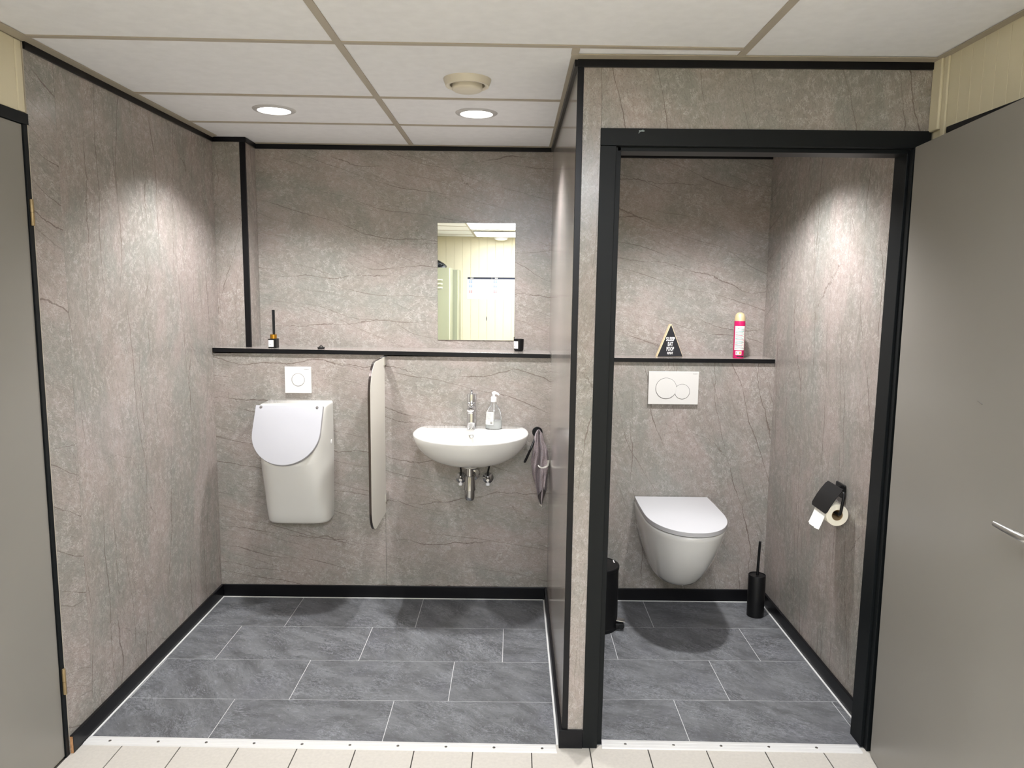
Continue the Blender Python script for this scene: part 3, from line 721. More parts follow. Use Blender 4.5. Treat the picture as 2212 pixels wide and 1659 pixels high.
# ================================================================== URINAL DIVIDER
t = thing('urinal_divider', 'pale upright divider panel with dark edge between urinal and washbasin', 'divider', (-0.6325, -0.2, 0.85))
XD = -0.6325
def div_outline(off=0.0):
    y0, y1, z0, z1 = -0.046, -0.412+off, 0.462+off, 1.238-off
    pts = [(y0, z0), ]
    R1, R2 = 0.115-off, 0.150-off
    for i in range(13):
        a = PI/2*i/12; pts.append((y1+R1-R1*math.sin(a), z0+R1-R1*math.cos(a)))
    for i in range(15):
        a = PI/2*i/14; pts.append((y1+R2-R2*math.cos(a), z1-R2+R2*math.sin(a)))
    pts.append((y0, z1)); return pts
bm = B(); prism(bm, div_outline(0.0012), lambda a, b, d: (XD+d, a, b), -0.0058, 0.0058, 0.0006); obj('board', bm, M_divider, t)
bm = B(); o1, o2 = div_outline(0.0), div_outline(0.0012)
loft(bm, [[(XD-0.0060, a, b) for a, b in o1], [(XD+0.0048, a, b) for a, b in o1]], False, False, closed=False)
loft(bm, [[(XD-0.0060, a, b) for a, b in o1], [(XD-0.0060, a, b) for a, b in o2]], False, False, closed=False)
obj('edge_band', bm, M_divedge, t)
for z0, z1 in ((1.198, 1.239), (0.520, 0.561)):
    bm = B(); box(bm, XD-0.011, XD+0.011, -0.070, -0.0004, z0, z1, 0.0012); obj('wall_bracket', bm, M_steel, t)

# ================================================================== WASHBASIN
WX = -0.1985
t = thing('washbasin', 'white ceramic wall-hung washbasin with half-round front right of the divider', 'washbasin', (WX, -0.2, 0.82))
def basin_outline(cnt=40):
    pts = []
    for i in range(cnt+1):      # front ellipse from left to right
        a = PI + PI*i/cnt; pts.append((0.274*math.cos(a), -0.165+0.282*math.sin(a)))
    for i in range(1, 9):       # right shoulder to back corner
        a = PI/2*i/8; pts.append((0.274-0.046*(1-math.cos(a)), -0.165+0.1645*math.sin(a)))
    for i in range(1, 12): pts.append((0.228-0.456*i/12, -0.0005))
    for i in range(0, 8):
        a = PI/2*(8-i)/8; pts.append((-0.274+0.046*(1-math.cos(a)), -0.165+0.1645*math.sin(a)))
    return pts
OUT = basin_outline()
def scaled(s, cy, z, sy=None): return [(WX+x*s, cy+(y-cy)*(sy or s), z) for x, y in OUT]
def inner(s, z, cy=-0.262, ymax=-0.150):
    pts = []
    for x, y in OUT:
        X, Y = x*0.915, -0.19+(y+0.19)*0.905
        Y = min(Y, ymax)
        pts.append((WX+X*s, cy+(Y-cy)*s, z))
    return pts
bm = B()
rings = []
for k in range(11):              # underside, bottom to rim
    a = PI/2*k/10
    s = 0.16+0.84*math.sin(a)**0.82; z = 0.884-0.140*(math.cos(a)**1.25)
    rings.append(scaled(s, -0.155, z, 0.16+0.84*math.sin(a)**0.82))
rings += [scaled(1.0, -0.155, 0.8885), scaled(0.996, -0.155, 0.8922), scaled(0.985, -0.16, 0.8940)]
rings += [inner(1.0, 0.8938), inner(0.988, 0.8922), inner(0.975, 0.886), inner(0.955, 0.862), inner(0.92, 0.833), inner(0.84, 0.808), inner(0.68, 0.792), inner(0.40, 0.784), inner(0.12, 0.781)]
loft(bm, rings); obj('basin', bm, M_cer, t, 50)
bm = B(); lathe(bm, [(0.044, 0.768), (0.037, 0.748), (0.035, 0.734), (0.031, 0.731)], (WX, -0.200, 0), (0, 0, 1), 32); obj('drain_collar', bm, M_cer, t, 50)
bm = B(); lathe(bm, [(0.0118, 0.0), (0.0115, 0.004), (0.0085, 0.0055)], (WX+0.001, -0.1620, 0.8745), (0, -1, 0.35), 24)
obj('overflow_cap', bm, M_steel, t, 50, label='round satin overflow cap')

# tap
TX, TYY = -0.2005, -0.072
t = thing('tap', 'chrome mixer tap on the washbasin rim', 'tap', (TX, TYY, 0.894))
bm = B(); lathe(bm, [(0.0255, 0.8942), (0.0255, 0.8990), (0.0228, 0.9010), (0.0228, 1.0130), (0.0212, 1.0180), (0.0190, 1.0195)], (TX, TYY, 0), (0, 0, 1), 40); obj('body', bm, M_chrome, t, 30)
bm = B(); rings = []
for k in range(13):
    q = k/12; y = TYY-0.004-0.112*q; z = 0.9960+0.0120*q-0.004*q*q; e = 1.0 if q < 0.86 else max(0.25, math.sqrt(max(0.0, 1-((q-0.86)/0.14)**2)))
    hw = (0.0208-0.0022*q)*e; hh = (0.0165-0.0050*q)*e
    rings.append([(TX+hw*math.cos(a), y, z+hh*math.sin(a)) for a in [2*PI*i/28 for i in range(28)]])
loft(bm, rings); lathe(bm, [(0.0120, 0.9840), (0.0130, 0.9870), (0.0130, 1.0000)], (TX-0.001, TYY-0.090, 0), (0, 0, 1), 24); obj('spout', bm, M_chrome, t, 45)
bm = B(); lathe(bm, [(0.0112, 0.0), (0.0100, 0.0015)], (TX-0.001, TYY-0.090, 0.9845), (0, 0, -1), 20); obj('aerator', bm, M_gap, t, 30)
bm = B(); lathe(bm, [(0.0195, 1.0200), (0.0232, 1.0260), (0.0236, 1.0300), (0.0236, 1.0600), (0.0225, 1.0660), (0.0120, 1.0690)], (TX, TYY, 0), (0, 0, 1), 40); obj('handle', bm, M_chrome, t, 25)
bm = B(); tube(bm, [(TX, TYY-0.001, 1.0680), (TX, TYY-0.003, 1.0760), (TX, TYY-0.008, 1.0830)], [0.0062, 0.0048, 0.0042], 12); obj('lever_pin', bm, M_chrome, t, 40)

# soap dispenser
SX, SY, SZ = -0.0935, -0.073, 0.8942
t = thing('soap_bottle', 'clear pump soap bottle with white label beside the tap', 'soap bottle', (SX, SY, SZ))
def ell(rx, ry, z, n=36, cx=SX, cy=SY): return [(cx+rx*math.cos(2*PI*i/n), cy+ry*math.sin(2*PI*i/n), z) for i in range(n)]
bm = B(); loft(bm, [ell(rx, rx*0.62, SZ+h) for rx, h in ((0.036, 0.0), (0.0395, 0.002), (0.0400, 0.010), (0.0392, 0.045), (0.0370, 0.072), (0.0315, 0.094), (0.0240, 0.108), (0.0165, 0.116), (0.0135, 0.121), (0.0135, 0.134))])
obj('bottle', bm, M_bottle, t, 50)
bm = B(); loft(bm, [ell(rx, rx*0.60, SZ+h) for rx, h in ((0.034, 0.003), (0.0376, 0.006), (0.0376, 0.020), (0.0372, 0.044))])
obj('soap', bm, M_liquid, t, 50)
bm = B(); lathe(bm, [(0.0145, SZ+0.134), (0.0150, SZ+0.136), (0.0140, SZ+0.157), (0.012, SZ+0.159)], (SX, SY, 0), (0, 0, 1), 24); obj('collar', bm, M_white_pl, t, 40)
bm = B(); tube(bm, [(SX, SY, SZ+0.159), (SX, SY, SZ+0.172)], [0.007, 0.0065], 14)
tube(bm, [(SX-0.006, SY+0.002, SZ+0.1735), (SX+0.004, SY-0.001, SZ+0.1775), (SX+0.016, SY-0.005, SZ+0.1750), (SX+0.026, SY-0.008, SZ+0.1680)], [0.0085, 0.0080, 0.0055, 0.0035], 14)
obj('pump_head', bm, M_white_pl, t, 45)
bm = B(); tube(bm, [(SX+0.001, SY, SZ+0.132), (SX+0.001, SY, SZ+0.012)], 0.0022, 8); obj('dip_tube', bm, M_white_pl, t, 40)
def ell_patch(rx, ry, z0, z1, a0, a1, n=14, taper=1.0):
    b = B(); loft(b, [[(SX+rx*s*math.cos(a0+(a1-a0)*i/n), SY+ry*s*math.sin(a0+(a1-a0)*i/n), z) for i in range(n+1)] for z, s in ((z0, 1.0), (z1, taper))], False, False, False); return b
lab = obj('label', ell_patch(0.0408, 0.0258, SZ+0.024, SZ+0.086, math.radians(196), math.radians(268), taper=0.90), M_label, t)
for k in range(9):
    z = SZ+0.080-0.0042*k
    obj('label_line', ell_patch(0.0412, 0.0262, z, z+0.0013, math.radians(201), math.radians(260-(k*7 % 12)), 8, 1.0), M_inkgrey, lab, fn=(lambda x, y, zz: (SX+(x-SX)*(1-0.10*(zz-SZ-0.024)/0.062), SY+(y-SY)*(1-0.10*(zz-SZ-0.024)/0.062)-0.0002, zz)))
for k in range(4):
    z = SZ+0.0285+0.0030*k
    obj('barcode', ell_patch(0.0412, 0.0262, z, z+0.0016, math.radians(247), math.radians(262), 4, 1.0), M_ink, lab)

# waste trap under the basin
PX, PY = WX-0.003, -0.200
t = thing('bottle_trap', 'chrome bottle trap under the washbasin', 'drain trap', (PX, PY, 0.58))
bm = B(); lathe(bm, [(0.0165, 0.7312), (0.0165, 0.690), (0.0165, 0.676)], (PX, PY, 0), (0, 0, 1), 28); obj('inlet_pipe', bm, M_chrome_dk, t, 40)
bm = B(); lathe(bm, [(0.0195, 0.692), (0.0215, 0.690), (0.0225, 0.676), (0.0280, 0.628), (0.0280, 0.624), (0.0235, 0.622)], (PX, PY, 0), (0, 0, 1), 32); obj('trap_body', bm, M_chrome_dk, t, 40)
bm = B(); lathe(bm, [(0.0240, 0.6238), (0.0240, 0.592), (0.0228, 0.582), (0.0185, 0.5745), (0.010, 0.572)], (PX, PY, 0), (0, 0, 1), 32); obj('trap_cup', bm, M_chrome_dk, t, 40)
bm = B(); tube(bm, [(PX, PY+0.020, 0.652), (PX+0.004, -0.10, 0.652), (PX+0.004, -0.0145, 0.652)], 0.016, 20); obj('outlet_pipe', bm, M_chrome_dk, t, 40)
bm = B(); lathe(bm, [(0.034, 0.0), (0.033, 0.006), (0.018, 0.013)], (PX+0.004, -0.0006, 0.652), (0, -1, 0), 32); obj('wall_rosette', bm, M_chrome_dk, t, 40)
for vx_, lab_ in ((-0.2555, 'chrome angle valve left of the bottle trap under the washbasin'), (-0.1212, 'chrome angle valve right of the bottle trap under the washbasin')):
    t = thing('angle_valve', lab_, 'valve', (vx_, 0, 0.632), 'angle valves under the washbasin')
    bm = B(); lathe(bm, [(0.0275, 0.0), (0.0268, 0.005), (0.016, 0.012), (0.011, 0.014)], (vx_, -0.0006, 0.632), (0, -1, 0), 32); obj('rosette', bm, M_chrome_dk, t, 40)
    bm = B(); lathe(bm, [(0.0095, 0.014), (0.0105, 0.020), (0.0105, 0.052), (0.007, 0.055)], (vx_, -0.0006, 0.632), (0, -1, 0), 20); lathe(bm, [(0.008, 0.0), (0.0085, 0.016), (0.006, 0.020)], (vx_, -0.040, 0.632), (0, 0, 1), 16); obj('valve_body', bm, M_chrome_dk, t, 40)
    bm = B(); tube(bm, [(vx_, -0.044, 0.630), (vx_+0.001, -0.050, 0.618)], [0.006, 0.006], 12); lathe(bm, [(0.0088, 0.0), (0.0098, 0.003), (0.0094, 0.012), (0.006, 0.0145)], (vx_, -0.050, 0.6170), (0, -0.25, -1), 20); obj('knob', bm, M_white_pl, t, 40, label='white turning knob')
    bm = B(); tube(bm, [(vx_, -0.040, 0.648), (vx_+0.001, -0.040, 0.675), (vx_+(0.010 if vx_ > -0.2 else -0.002), -0.060, 0.715), (vx_+(0.016 if vx_ > -0.2 else 0.004), -0.085, 0.772)], 0.0042, 10); obj('hose', bm, M_blackmat, t, 40, label='thin dark supply hose')

# towel holder and towel
t = thing('towel_holder', 'black towel holder with slanting bar right of the washbasin', 'towel holder', (0.122, 0, 0.868))
bm = B(); lathe(bm, [(0.026, 0.0), (0.026, 0.004), (0.0245, 0.006)], (0.122, -0.0006, 0.868), (0, -1, 0), 32); obj('wall_disc', bm, M_blackmat, t, 40)
bm = B(); lathe(bm, [(0.010, 0.006), (0.009, 0.030), (0.011, 0.042), (0.0125, 0.046), (0.010, 0.050)], (0.122, -0.0006, 0.872), (0, -1, 0), 20); obj('peg', bm, M_blackmat, t, 40)
bm = B(); tube(bm, [(0.121, -0.024, 0.866), (0.116, -0.034, 0.854), (0.087, -0.082, 0.794), (0.060, -0.126, 0.745), (0.058, -0.129, 0.742)], [0.0058, 0.0058, 0.0058, 0.0058, 0.004], 14); obj('bar', bm, M_blackmat, t, 40)
t = thing('hand_towel', 'mauve-grey terry towel hanging by the washbasin against the partition', 'towel', (0.132, -0.035, 0.885))
def lerpk(keys, q):
    for (q0, *a), (q1, *c) in zip(keys, keys[1:]):
        if q <= q1:
            f = (q-q0)/(q1-q0); f = f*f*(3-2*f); r = [x+(y-x)*f for x, y in zip(a, c)]; return r if len(r) > 1 else r[0]
    return keys[-1][1:] if len(keys[-1]) > 2 else keys[-1][1]
LEN = [(-1.0, 0.265), (-0.75, 0.290), (-0.55, 0.345), (-0.20, 0.383), (0.12, 0.380), (0.30, 0.320), (0.42, 0.285), (0.60, 0.300), (0.85, 0.318), (1.0, 0.300)]
WID = [(0.0, 0.127, 0.007), (0.05, 0.128, 0.017), (0.15, 0.130, 0.023), (0.35, 0.137, 0.037), (0.58, 0.1355, 0.047), (0.80, 0.1385, 0.039), (1.0, 0.143, 0.032)]
def towel_pt(s_, t_, off):
    cx_, wd = lerpk(WID, t_)
    am = 0.006+0.011*min(1, t_*2.2)
    y_ = -0.046 + am*math.sin(5.0*s_+1.2+1.6*t_) + 0.5*am*math.sin(10.5*s_+4*t_+0.5) + 0.14*am*math.sin(19*s_-9*t_) + 0.10*am*math.sin(23*t_+4*s_) - 0.010*math.cos(1.4*s_)*(1-t_)
    x_ = cx_ + wd*s_ + 0.0035*math.sin(9*t_+3*s_)*t_
    z_ = 0.8905 - lerpk(LEN, s_)*t_ - 0.006*(abs(s_)**2)*(1-t_)
    return (min(x_, 0.1785), min(y_, -0.012)+off, z_)
bm = B(); NS, NTT = 72, 60
def sheet(o_): return [[towel_pt(-1+2*i/NS, j/NTT, o_) for i in range(NS+1)] for j in range(NTT+1)]
F_, K_ = sheet(-0.0035), sheet(0.0025)
rows = []
for j in range(NTT+1): rows.append(F_[j]+list(reversed(K_[j])))
loft(bm, rows); tw = obj('terry_cloth', bm, M_towel, t, 70)
bm = B(); rows = []
for j in range(3):
    q = 1.0+0.006*j; r = [towel_pt(-0.42+0.62*i/20, min(q, 1.0), -0.0040) for i in range(21)]
    r2 = [towel_pt(-0.42+0.62*i/20, min(q, 1.0), 0.0030) for i in range(20, -1, -1)]
    rows.append([(x, y, z-0.0045*j+0.001) for x, y, z in r+r2])
loft(bm, rows); obj('pale_hem', bm, M_towel_dk if False else M_label, t, 60, label='pale hem at the lower tip')
bm = B()
loop = []
for k in range(15):
    a = math.radians(205+k*11.5); loop.append((0.1500+0.026*math.cos(a), -0.074-0.006*math.sin(k*0.5), 0.724+0.020*math.sin(a)+(0.016 if k > 11 else 0)*(k-11)/3))
rings = []
for k, p in enumerate(loop):
    a = math.radians(205+k*11.5); wd = 0.0026+0.0022*(k/14)
    d = Vector((math.cos(a), 0, math.sin(a)))*wd
    pv = Vector(p); rings.append([tuple(pv-d+Vector((0, -0.0007, 0))), tuple(pv+d+Vector((0, -0.0007, 0))), tuple(pv+d+Vector((0, 0.0007, 0))), tuple(pv-d+Vector((0, 0.0007, 0)))])
loft(bm, rings); obj('label_loop', bm, M_label, t, label='white printed hanging loop')

# ================================================================== MIRROR AND SHELF ITEMS
t = thing('mirror', 'frameless rectangular mirror above the washbasin', 'mirror', (-0.196, YUP-0.004, 1.605))
bm = B(); box(bm, -0.3962, 0.0036, YUP-0.0052, YUP-0.0004, 1.3056, 1.9043, 0.0007); obj('glass', bm, M_mirror, t)
# reed diffuser
zs = zshelf(-1.199)
t = thing('reed_diffuser', 'small black reed diffuser with gold collar at the shelf left end', 'diffuser', (-1.199, 0.066, zs))
bm = B(); box(bm, -1.2195, -1.1790, 0.0435, 0.0885, zs, zs+0.0460, 0.0022); obj('bottle', bm, M_blackmat, t)
bm = B(); lathe(bm, [(0.0140, 0.0), (0.0162, 0.001), (0.0162, 0.0205), (0.0145, 0.0215)], (-1.199, 0.066, zs+0.0460), (0, 0, 1), 28); obj('collar', bm, M_gold, t, 40)
for dx, dy, lx in ((-0.0030, 0.0, -0.0012), (0.0032, 0.001, 0.0012), (0.0004, 0.004, 0.0)):
    bm = B(); tube(bm, [(-1.1965+dx, 0.066+dy, zs+0.060), (-1.1965+dx+lx, 0.066+dy, zs+0.1885)], 0.0031, 10); obj('reed', bm, M_rubber, t, 40)
dl = part_box('label', M_label, t, -1.2175, -1.1925, 0.0430, 0.0434, zs+0.0070, zs+0.0395)
text_mesh('label_text', 'reed diffuser', M_inkgrey, dl, lambda a, b: (-1.205+a, 0.0428, zs+0.0345+b), 0.019, 0.0020) if False else None
part_box('label_line', M_inkgrey, dl, -1.2160, -1.2010, 0.0427, 0.0429, zs+0.0340, zs+0.0350)
for k in range(2): part_box('label_mark', M_ink, dl, -1.2130+0.005*k, -1.2098+0.005*k, 0.0427, 0.0429, zs+0.0165, zs+0.0185)
part_box('label_line', M_inkgrey, dl, -1.2130, -1.2050, 0.0427, 0.0429, zs+0.0120, zs+0.0130)
# sink plug
zs = zshelf(-0.958)
t = thing('sink_plug', 'small black rubber sink plug on the long shelf', 'plug', (-0.958, 0.050, zs))
bm = B(); lathe(bm, [(0.0155, 0.0), (0.0185, 0.0075), (0.0180, 0.0090), (0.006, 0.0092)], (-0.958, 0.050, zs), (0, 0, 1), 28); obj('stopper', bm, M_rubber, t, 40)
bm = B(); tube(bm, [(-0.966, 0.050, zs+0.0088), (-0.963, 0.050, zs+0.0140), (-0.958, 0.050, zs+0.0170), (-0.953, 0.050, zs+0.0140), (-0.950, 0.050, zs+0.0088)], 0.0025, 8); obj('ring_lug', bm, M_rubber, t, 40)
# candle
cx, cy = 0.0258, 0.146; zs = zshelf(cx)
t = thing('candle', 'black glass candle cup with white label at the mirror corner', 'candle', (cx, cy, zs))
bm = B(); lathe(bm, [(0.0185, 0.0), (0.0225, 0.003), (0.0245, 0.010), (0.0262, 0.060), (0.0262, 0.0620), (0.0240, 0.0620), (0.0235, 0.050)], (cx, cy, zs), (0, 0, 1), 36); obj('cup', bm, M_blackmat, t, 40)
bm = B(); lathe(bm, [(0.0234, 0.044), (0.0234, 0.0495), (0.004, 0.0498)], (cx, cy, zs), (0, 0, 1), 28); obj('wax', bm, M_label, t, 40)
bm = B(); tube(bm, [(cx, cy, zs+0.0495), (cx+0.001, cy, zs+0.056)], 0.0008, 6); obj('wick', bm, M_ink, t)
def arc_patch(cx, cy, r0, r1, z0, z1, a0, a1, n=12):
    b = B(); loft(b, [[(cx+r*math.cos(math.radians(a0+(a1-a0)*i/n)), cy+r*math.sin(math.radians(a0+(a1-a0)*i/n)), z) for i in range(n+1)] for z, r in ((z0, r0), (z1, r1))], False, False, False); return b
cl = obj('label', arc_patch(cx, cy, 0.0254, 0.0264, zs+0.0150, zs+0.0520, 192, 262), M_label, t)
obj('label_mark', arc_patch(cx, cy, 0.0258, 0.0259, zs+0.024, zs+0.0265, 205, 218, 4), M_ink, cl)
obj('label_line', arc_patch(cx, cy, 0.0258, 0.0258, zs+0.0195, zs+0.0205, 203, 225, 4), M_inkgrey, cl)

# triangle sign
t = thing('triangle_sign', 'black triangular wooden sign reading SLEEP EAT POOP REPEAT over the toilet', 'sign', (0.785, 0.100, ZST))
th = math.radians(11)
def sg(a, d, z): return (0.785 + a*math.cos(th) - d*math.sin(th), 0.100 + a*math.sin(th) + d*math.cos(th), ZST+z)
tri = [(-0.0695, 0.0003), (0.0695, 0.0003), (0.0030, 0.1630), (-0.0030, 0.1630)]
bm = B(); prism(bm, tri, lambda a, b, d: sg(a, d, b), -0.010, 0.012, 0.0006); obj('wood_block', bm, M_wood, t)
tri2 = [(-0.0672, 0.0012), (0.0672, 0.0012), (0.0012, 0.1590), (-0.0012, 0.1590)]
bm = B(); prism(bm, tri2, lambda a, b, d: sg(a, d, b), -0.0112, -0.0101); face = obj('black_face', bm, M_slateface, t)
for s, wd, z0, h in (('SLEEP', 0.0466, 0.0795, 0.0200), ('EAT', 0.0270, 0.0535, 0.0205), ('POOP', 0.0395, 0.0298, 0.0205), ('REPEAT', 0.0300, 0.0128, 0.0115)):
    text_mesh('lettering', s, M_textwhite, face, lambda a, b: sg(a-0.0005, -0.0116, z0+b), wd, h, 0.018)

# air freshener can
ax, ay = 1.1195, 0.0545
t = thing('air_freshener', 'magenta air freshener spray can with champagne cap on the short shelf', 'spray can', (ax, ay, ZST))
bm = B(); lathe(bm, [(0.0245, 0.0), (0.0266, 0.0015), (0.0268, 0.004), (0.0268, 0.176), (0.0262, 0.184)], (ax, ay, ZST), (0, 0, 1), 40); body = obj('can', bm, M_mag, t, 40)
bm = B(); lathe(bm, [(0.0262, 0.1842), (0.0262, 0.190), (0.0250, 0.203), (0.0215, 0.215), (0.0150, 0.2235), (0.006, 0.2265)], (ax, ay, ZST), (0, 0, 1), 40); cap = obj('cap', bm, M_champ, t, 60)
bm = B(); lathe(bm, [(0.0085, 0.0), (0.0085, 0.0016), (0.006, 0.0020)], (ax+0.010, ay-0.008, ZST+0.2175), (0.52, -0.25, 0.8), 18); obj('nozzle', bm, M_white_pl, cap, 40)
R1 = 0.0270
cl = obj('label', arc_patch(ax, ay, R1, R1, ZST+0.0410, ZST+0.1600, 205, 318, 18), M_label, body)
obj('label', arc_patch(ax, ay, R1, R1, ZST+0.0180, ZST+0.0360, 222, 285, 12), M_label, body)
obj('label_square', arc_patch(ax, ay, R1+0.0003, R1+0.0003, ZST+0.0215, ZST+0.0325, 262, 277, 4), M_orange, body)
obj('label_mark', arc_patch(ax, ay, R1+0.0003, R1+0.0003, ZST+0.0225, ZST+0.0315, 227, 237, 4), M_inkgrey, body)
obj('dark_band', arc_patch(ax, ay, R1, R1, ZST+0.0075, ZST+0.0135, 235, 318, 12), M_ink, body)
for k in range(17):
    z = ZST+0.0480+0.0060*k
    if z > ZST+0.134: a1 = 308; a0 = 262
    else: a0 = 212+(k*5 % 4); a1 = 312-(k*13 % 30)
    obj('label_line', arc_patch(ax, ay, R1+0.0003, R1+0.0003, z, z+0.0022, a0, a1, 10), (M_teal, M_inkgrey, M_teal, M_mag)[k % 4] if k % 5 else M_inkgrey, body)
bm = B()
n_ = 12
for ring0, ring1, mm in ((0.0, 0.0052, M_textwhite),):
    add_faces(bm, [(ax+R1*1.012*math.sin(math.radians(-26+dx)), ay-R1*1.012*math.cos(math.radians(-26+dx)), ZST+0.1470+dz) for dx, dz in ((-13, 0), (0, -0.0065), (13, 0), (0, 0.0065))], [(0, 1, 2, 3)])
obj('hazard_diamond', bm, M_red, body)
bm = B(); add_faces(bm, [(ax+R1*1.016*math.sin(math.radians(-26+dx)), ay-R1*1.016*math.cos(math.radians(-26+dx)), ZST+0.1470+dz) for dx, dz in ((-10, 0), (0, -0.005), (10, 0), (0, 0.005))], [(0, 1, 2, 3)])
obj('hazard_ground', bm, M_label, body)
bm = B(); add_faces(bm, [(ax+R1*1.020*math.sin(math.radians(-26+dx)), ay-R1*1.020*math.cos(math.radians(-26+dx)), ZST+0.1470+dz) for dx, dz in ((-4, -0.002), (4, -0.002), (2.5, 0.001), (0, 0.0035), (-2.5, 0.001))], [(0, 1, 2, 3, 4)])
obj('flame_mark', bm, M_ink, body)

# ================================================================== TOILET
CX = 0.7975
t = thing('toilet', 'white wall-hung toilet with closed lid in the stall', 'toilet', (CX, 0, 0.40))
def dshape(hw, ys, yf, back=-0.0008, cnt=40, n=2.15):
    pts = [(-hw*0.985, back), (-hw, ys*0.5)]
    for i in range(cnt+1):
        a = PI*i/cnt; c, s = math.cos(a), math.sin(a)
        pts.append((-hw*math.copysign(abs(c)**(2/n), c), ys+(yf-ys)*(max(s, 0)**(2/n))))
    pts += [(hw, ys*0.5), (hw*0.985, back)]
    return pts
BR = [  # z, half width at wall side, ys, yf
    (0.198, 0.080, -0.10, -0.255), (0.202, 0.095, -0.11, -0.295), (0.212, 0.107, -0.12, -0.325), (0.235, 0.1195, -0.13, -0.360), (0.275, 0.134, -0.15, -0.405), (0.330, 0.152, -0.17, -0.458),
    (0.390, 0.169, -0.20, -0.503), (0.450, 0.180, -0.23, -0.537), (0.495, 0.185, -0.25, -0.555), (0.512, 0.1865, -0.26, -0.560), (0.517, 0.185, -0.26, -0.557), (0.519, 0.181, -0.26, -0.550)]
bm = B(); loft(bm, [[(CX+x, y, z) for x, y in dshape(hw, ys, yf)] for z, hw, ys, yf in BR]); obj('bowl', bm, M_cer, t, 50)
bm = B(); loft(bm, [[(CX+x, y, z) for x, y in dshape(hw, -0.275, yf, -0.012)] for z, hw, yf in ((0.5192, 0.178, -0.554), (0.5240, 0.178, -0.554))]); obj('seat_gap_shade', bm, M_gap_shade, t)  # solid dark filler: shade between bowl and lid put into its colour
bm = B(); loft(bm, [[(CX+x, y, z) for x, y in dshape(hw, -0.275, yf, -0.006)] for z, hw, yf in ((0.5241, 0.1835, -0.5665), (0.5248, 0.1845, -0.5690), (0.5435, 0.1850, -0.5710), (0.5447, 0.1843, -0.5700), (0.5453, 0.1825, -0.5675))]); obj('lid', bm, M_lid, t, 25)

# toilet brush
bx, by = 1.1940, -0.1690
t = thing('toilet_brush', 'black toilet brush holder with upright handle right of the toilet', 'toilet brush', (bx, by, 0))
bm = B(); lathe(bm, [(0.0385, 0.0003), (0.0405, 0.0025), (0.0410, 0.2050), (0.0400, 0.2075), (0.0385, 0.2075), (0.0380, 0.2035)], (bx, by, 0), (0, 0, 1), 44); obj('holder', bm, M_blackmat, t, 40)
bm = B(); lathe(bm, [(0.0378, 0.196), (0.0378, 0.2045), (0.010, 0.2055)], (bx, by, 0), (0, 0, 1), 44); obj('lid', bm, M_blackmat, t, 40)
bm = B(); tube(bm, [(bx+0.001, by, 0.200), (bx+0.0035, by, 0.300), (bx+0.0045, by-0.004, 0.374), (bx+0.0045, by-0.004, 0.3755)], [0.0068, 0.0062, 0.0062, 0.0045], 16); obj('handle', bm, M_blackmat, t, 40)

# pedal bin
ix, iy = 0.4010, -0.3000
t = thing('pedal_bin', 'black pedal bin half hidden behind the door frame', 'bin', (ix, iy, 0))
bm = B(); lathe(bm, [(0.0985, 0.0003), (0.1010, 0.003), (0.1010, 0.016), (0.0995, 0.018), (0.0995, 0.286)], (ix, iy, 0), (0, 0, 1), 56); obj('body', bm, M_blackmat, t, 30)
bm = B(); lathe(bm, [(0.1010, 0.2862), (0.1020, 0.288), (0.1020, 0.300), (0.1000, 0.3030), (0.0925, 0.3038), (0.0905, 0.3018), (0.0875, 0.3025), (0.010, 0.3048)], (ix, iy, 0), (0, 0, 1), 56); lid = obj('lid', bm, M_blackmat, t, 30)
bm = B(); box(bm, 0.4795, 0.4845, -0.285, -0.250, 0.3023, 0.3036, 0.0004); obj('badge', bm, M_white_pl, lid, label='small bright badge')
bm = B(); hexa(bm, [(0.488, -0.352, 0.046), (0.531, -0.356, 0.041), (0.534, -0.318, 0.041), (0.488, -0.314, 0.046), (0.488, -0.352, 0.050), (0.531, -0.356, 0.045), (0.534, -0.318, 0.045), (0.488, -0.314, 0.050)], 0.0012); obj('pedal', bm, M_chrome, t, label='bright steel pedal')
bm = B(); lathe(bm, [(0.012, -0.020), (0.0135, -0.018), (0.0135, 0.018), (0.012, 0.020)], (0.514, -0.338, 0.022), (0, 1, 0), 20); box(bm, 0.486, 0.512, -0.356, -0.320, 0.010, 0.034, 0.004); obj('foot', bm, M_rubber, t, 40)

# toilet paper holder and roll
t = thing('paper_holder', 'black toilet paper holder with flap cover on the stall right wall', 'paper holder', (XR, -0.813, 0.80))
bm = B(); box(bm, XR-0.009, XR-0.0004, -0.853, -0.773, 0.776, 0.832, 0.0045, 3); obj('wall_plate', bm, M_blackmat, t)
bm = B(); tube(bm, [(XR-0.006, -0.815, 0.815), (1.262, -0.815, 0.817), (1.252, -0.822, 0.818), (1.2505, -0.84, 0.818), (1.2500, -0.902, 0.818), (1.2495, -0.913, 0.815), (1.2480, -0.916, 0.806), (1.2400, -0.916, 0.747), (1.2385, -0.914, 0.738), (1.2385, -0.905, 0.7325), (1.2385, -0.80, 0.7325)], 0.0055, 14); obj('arm', bm, M_blackmat, t, 50)
def flap(a, s, d):     # a along y, s down the flap, d thickness
    p0 = Vector((1.2500, 0, 0.8285)); p1 = Vector((1.1900, 0, 0.7330)); dd = (p1-p0).normalized(); n = Vector((-dd.z, 0, dd.x)); n = n if n.x < 0 else -n
    p = p0 + dd*s + n*(d+0.010*math.sin(PI*min(max(s/0.1128, 0), 1))*0.45); return (p.x, a, p.z)
bm = B(); rings = []
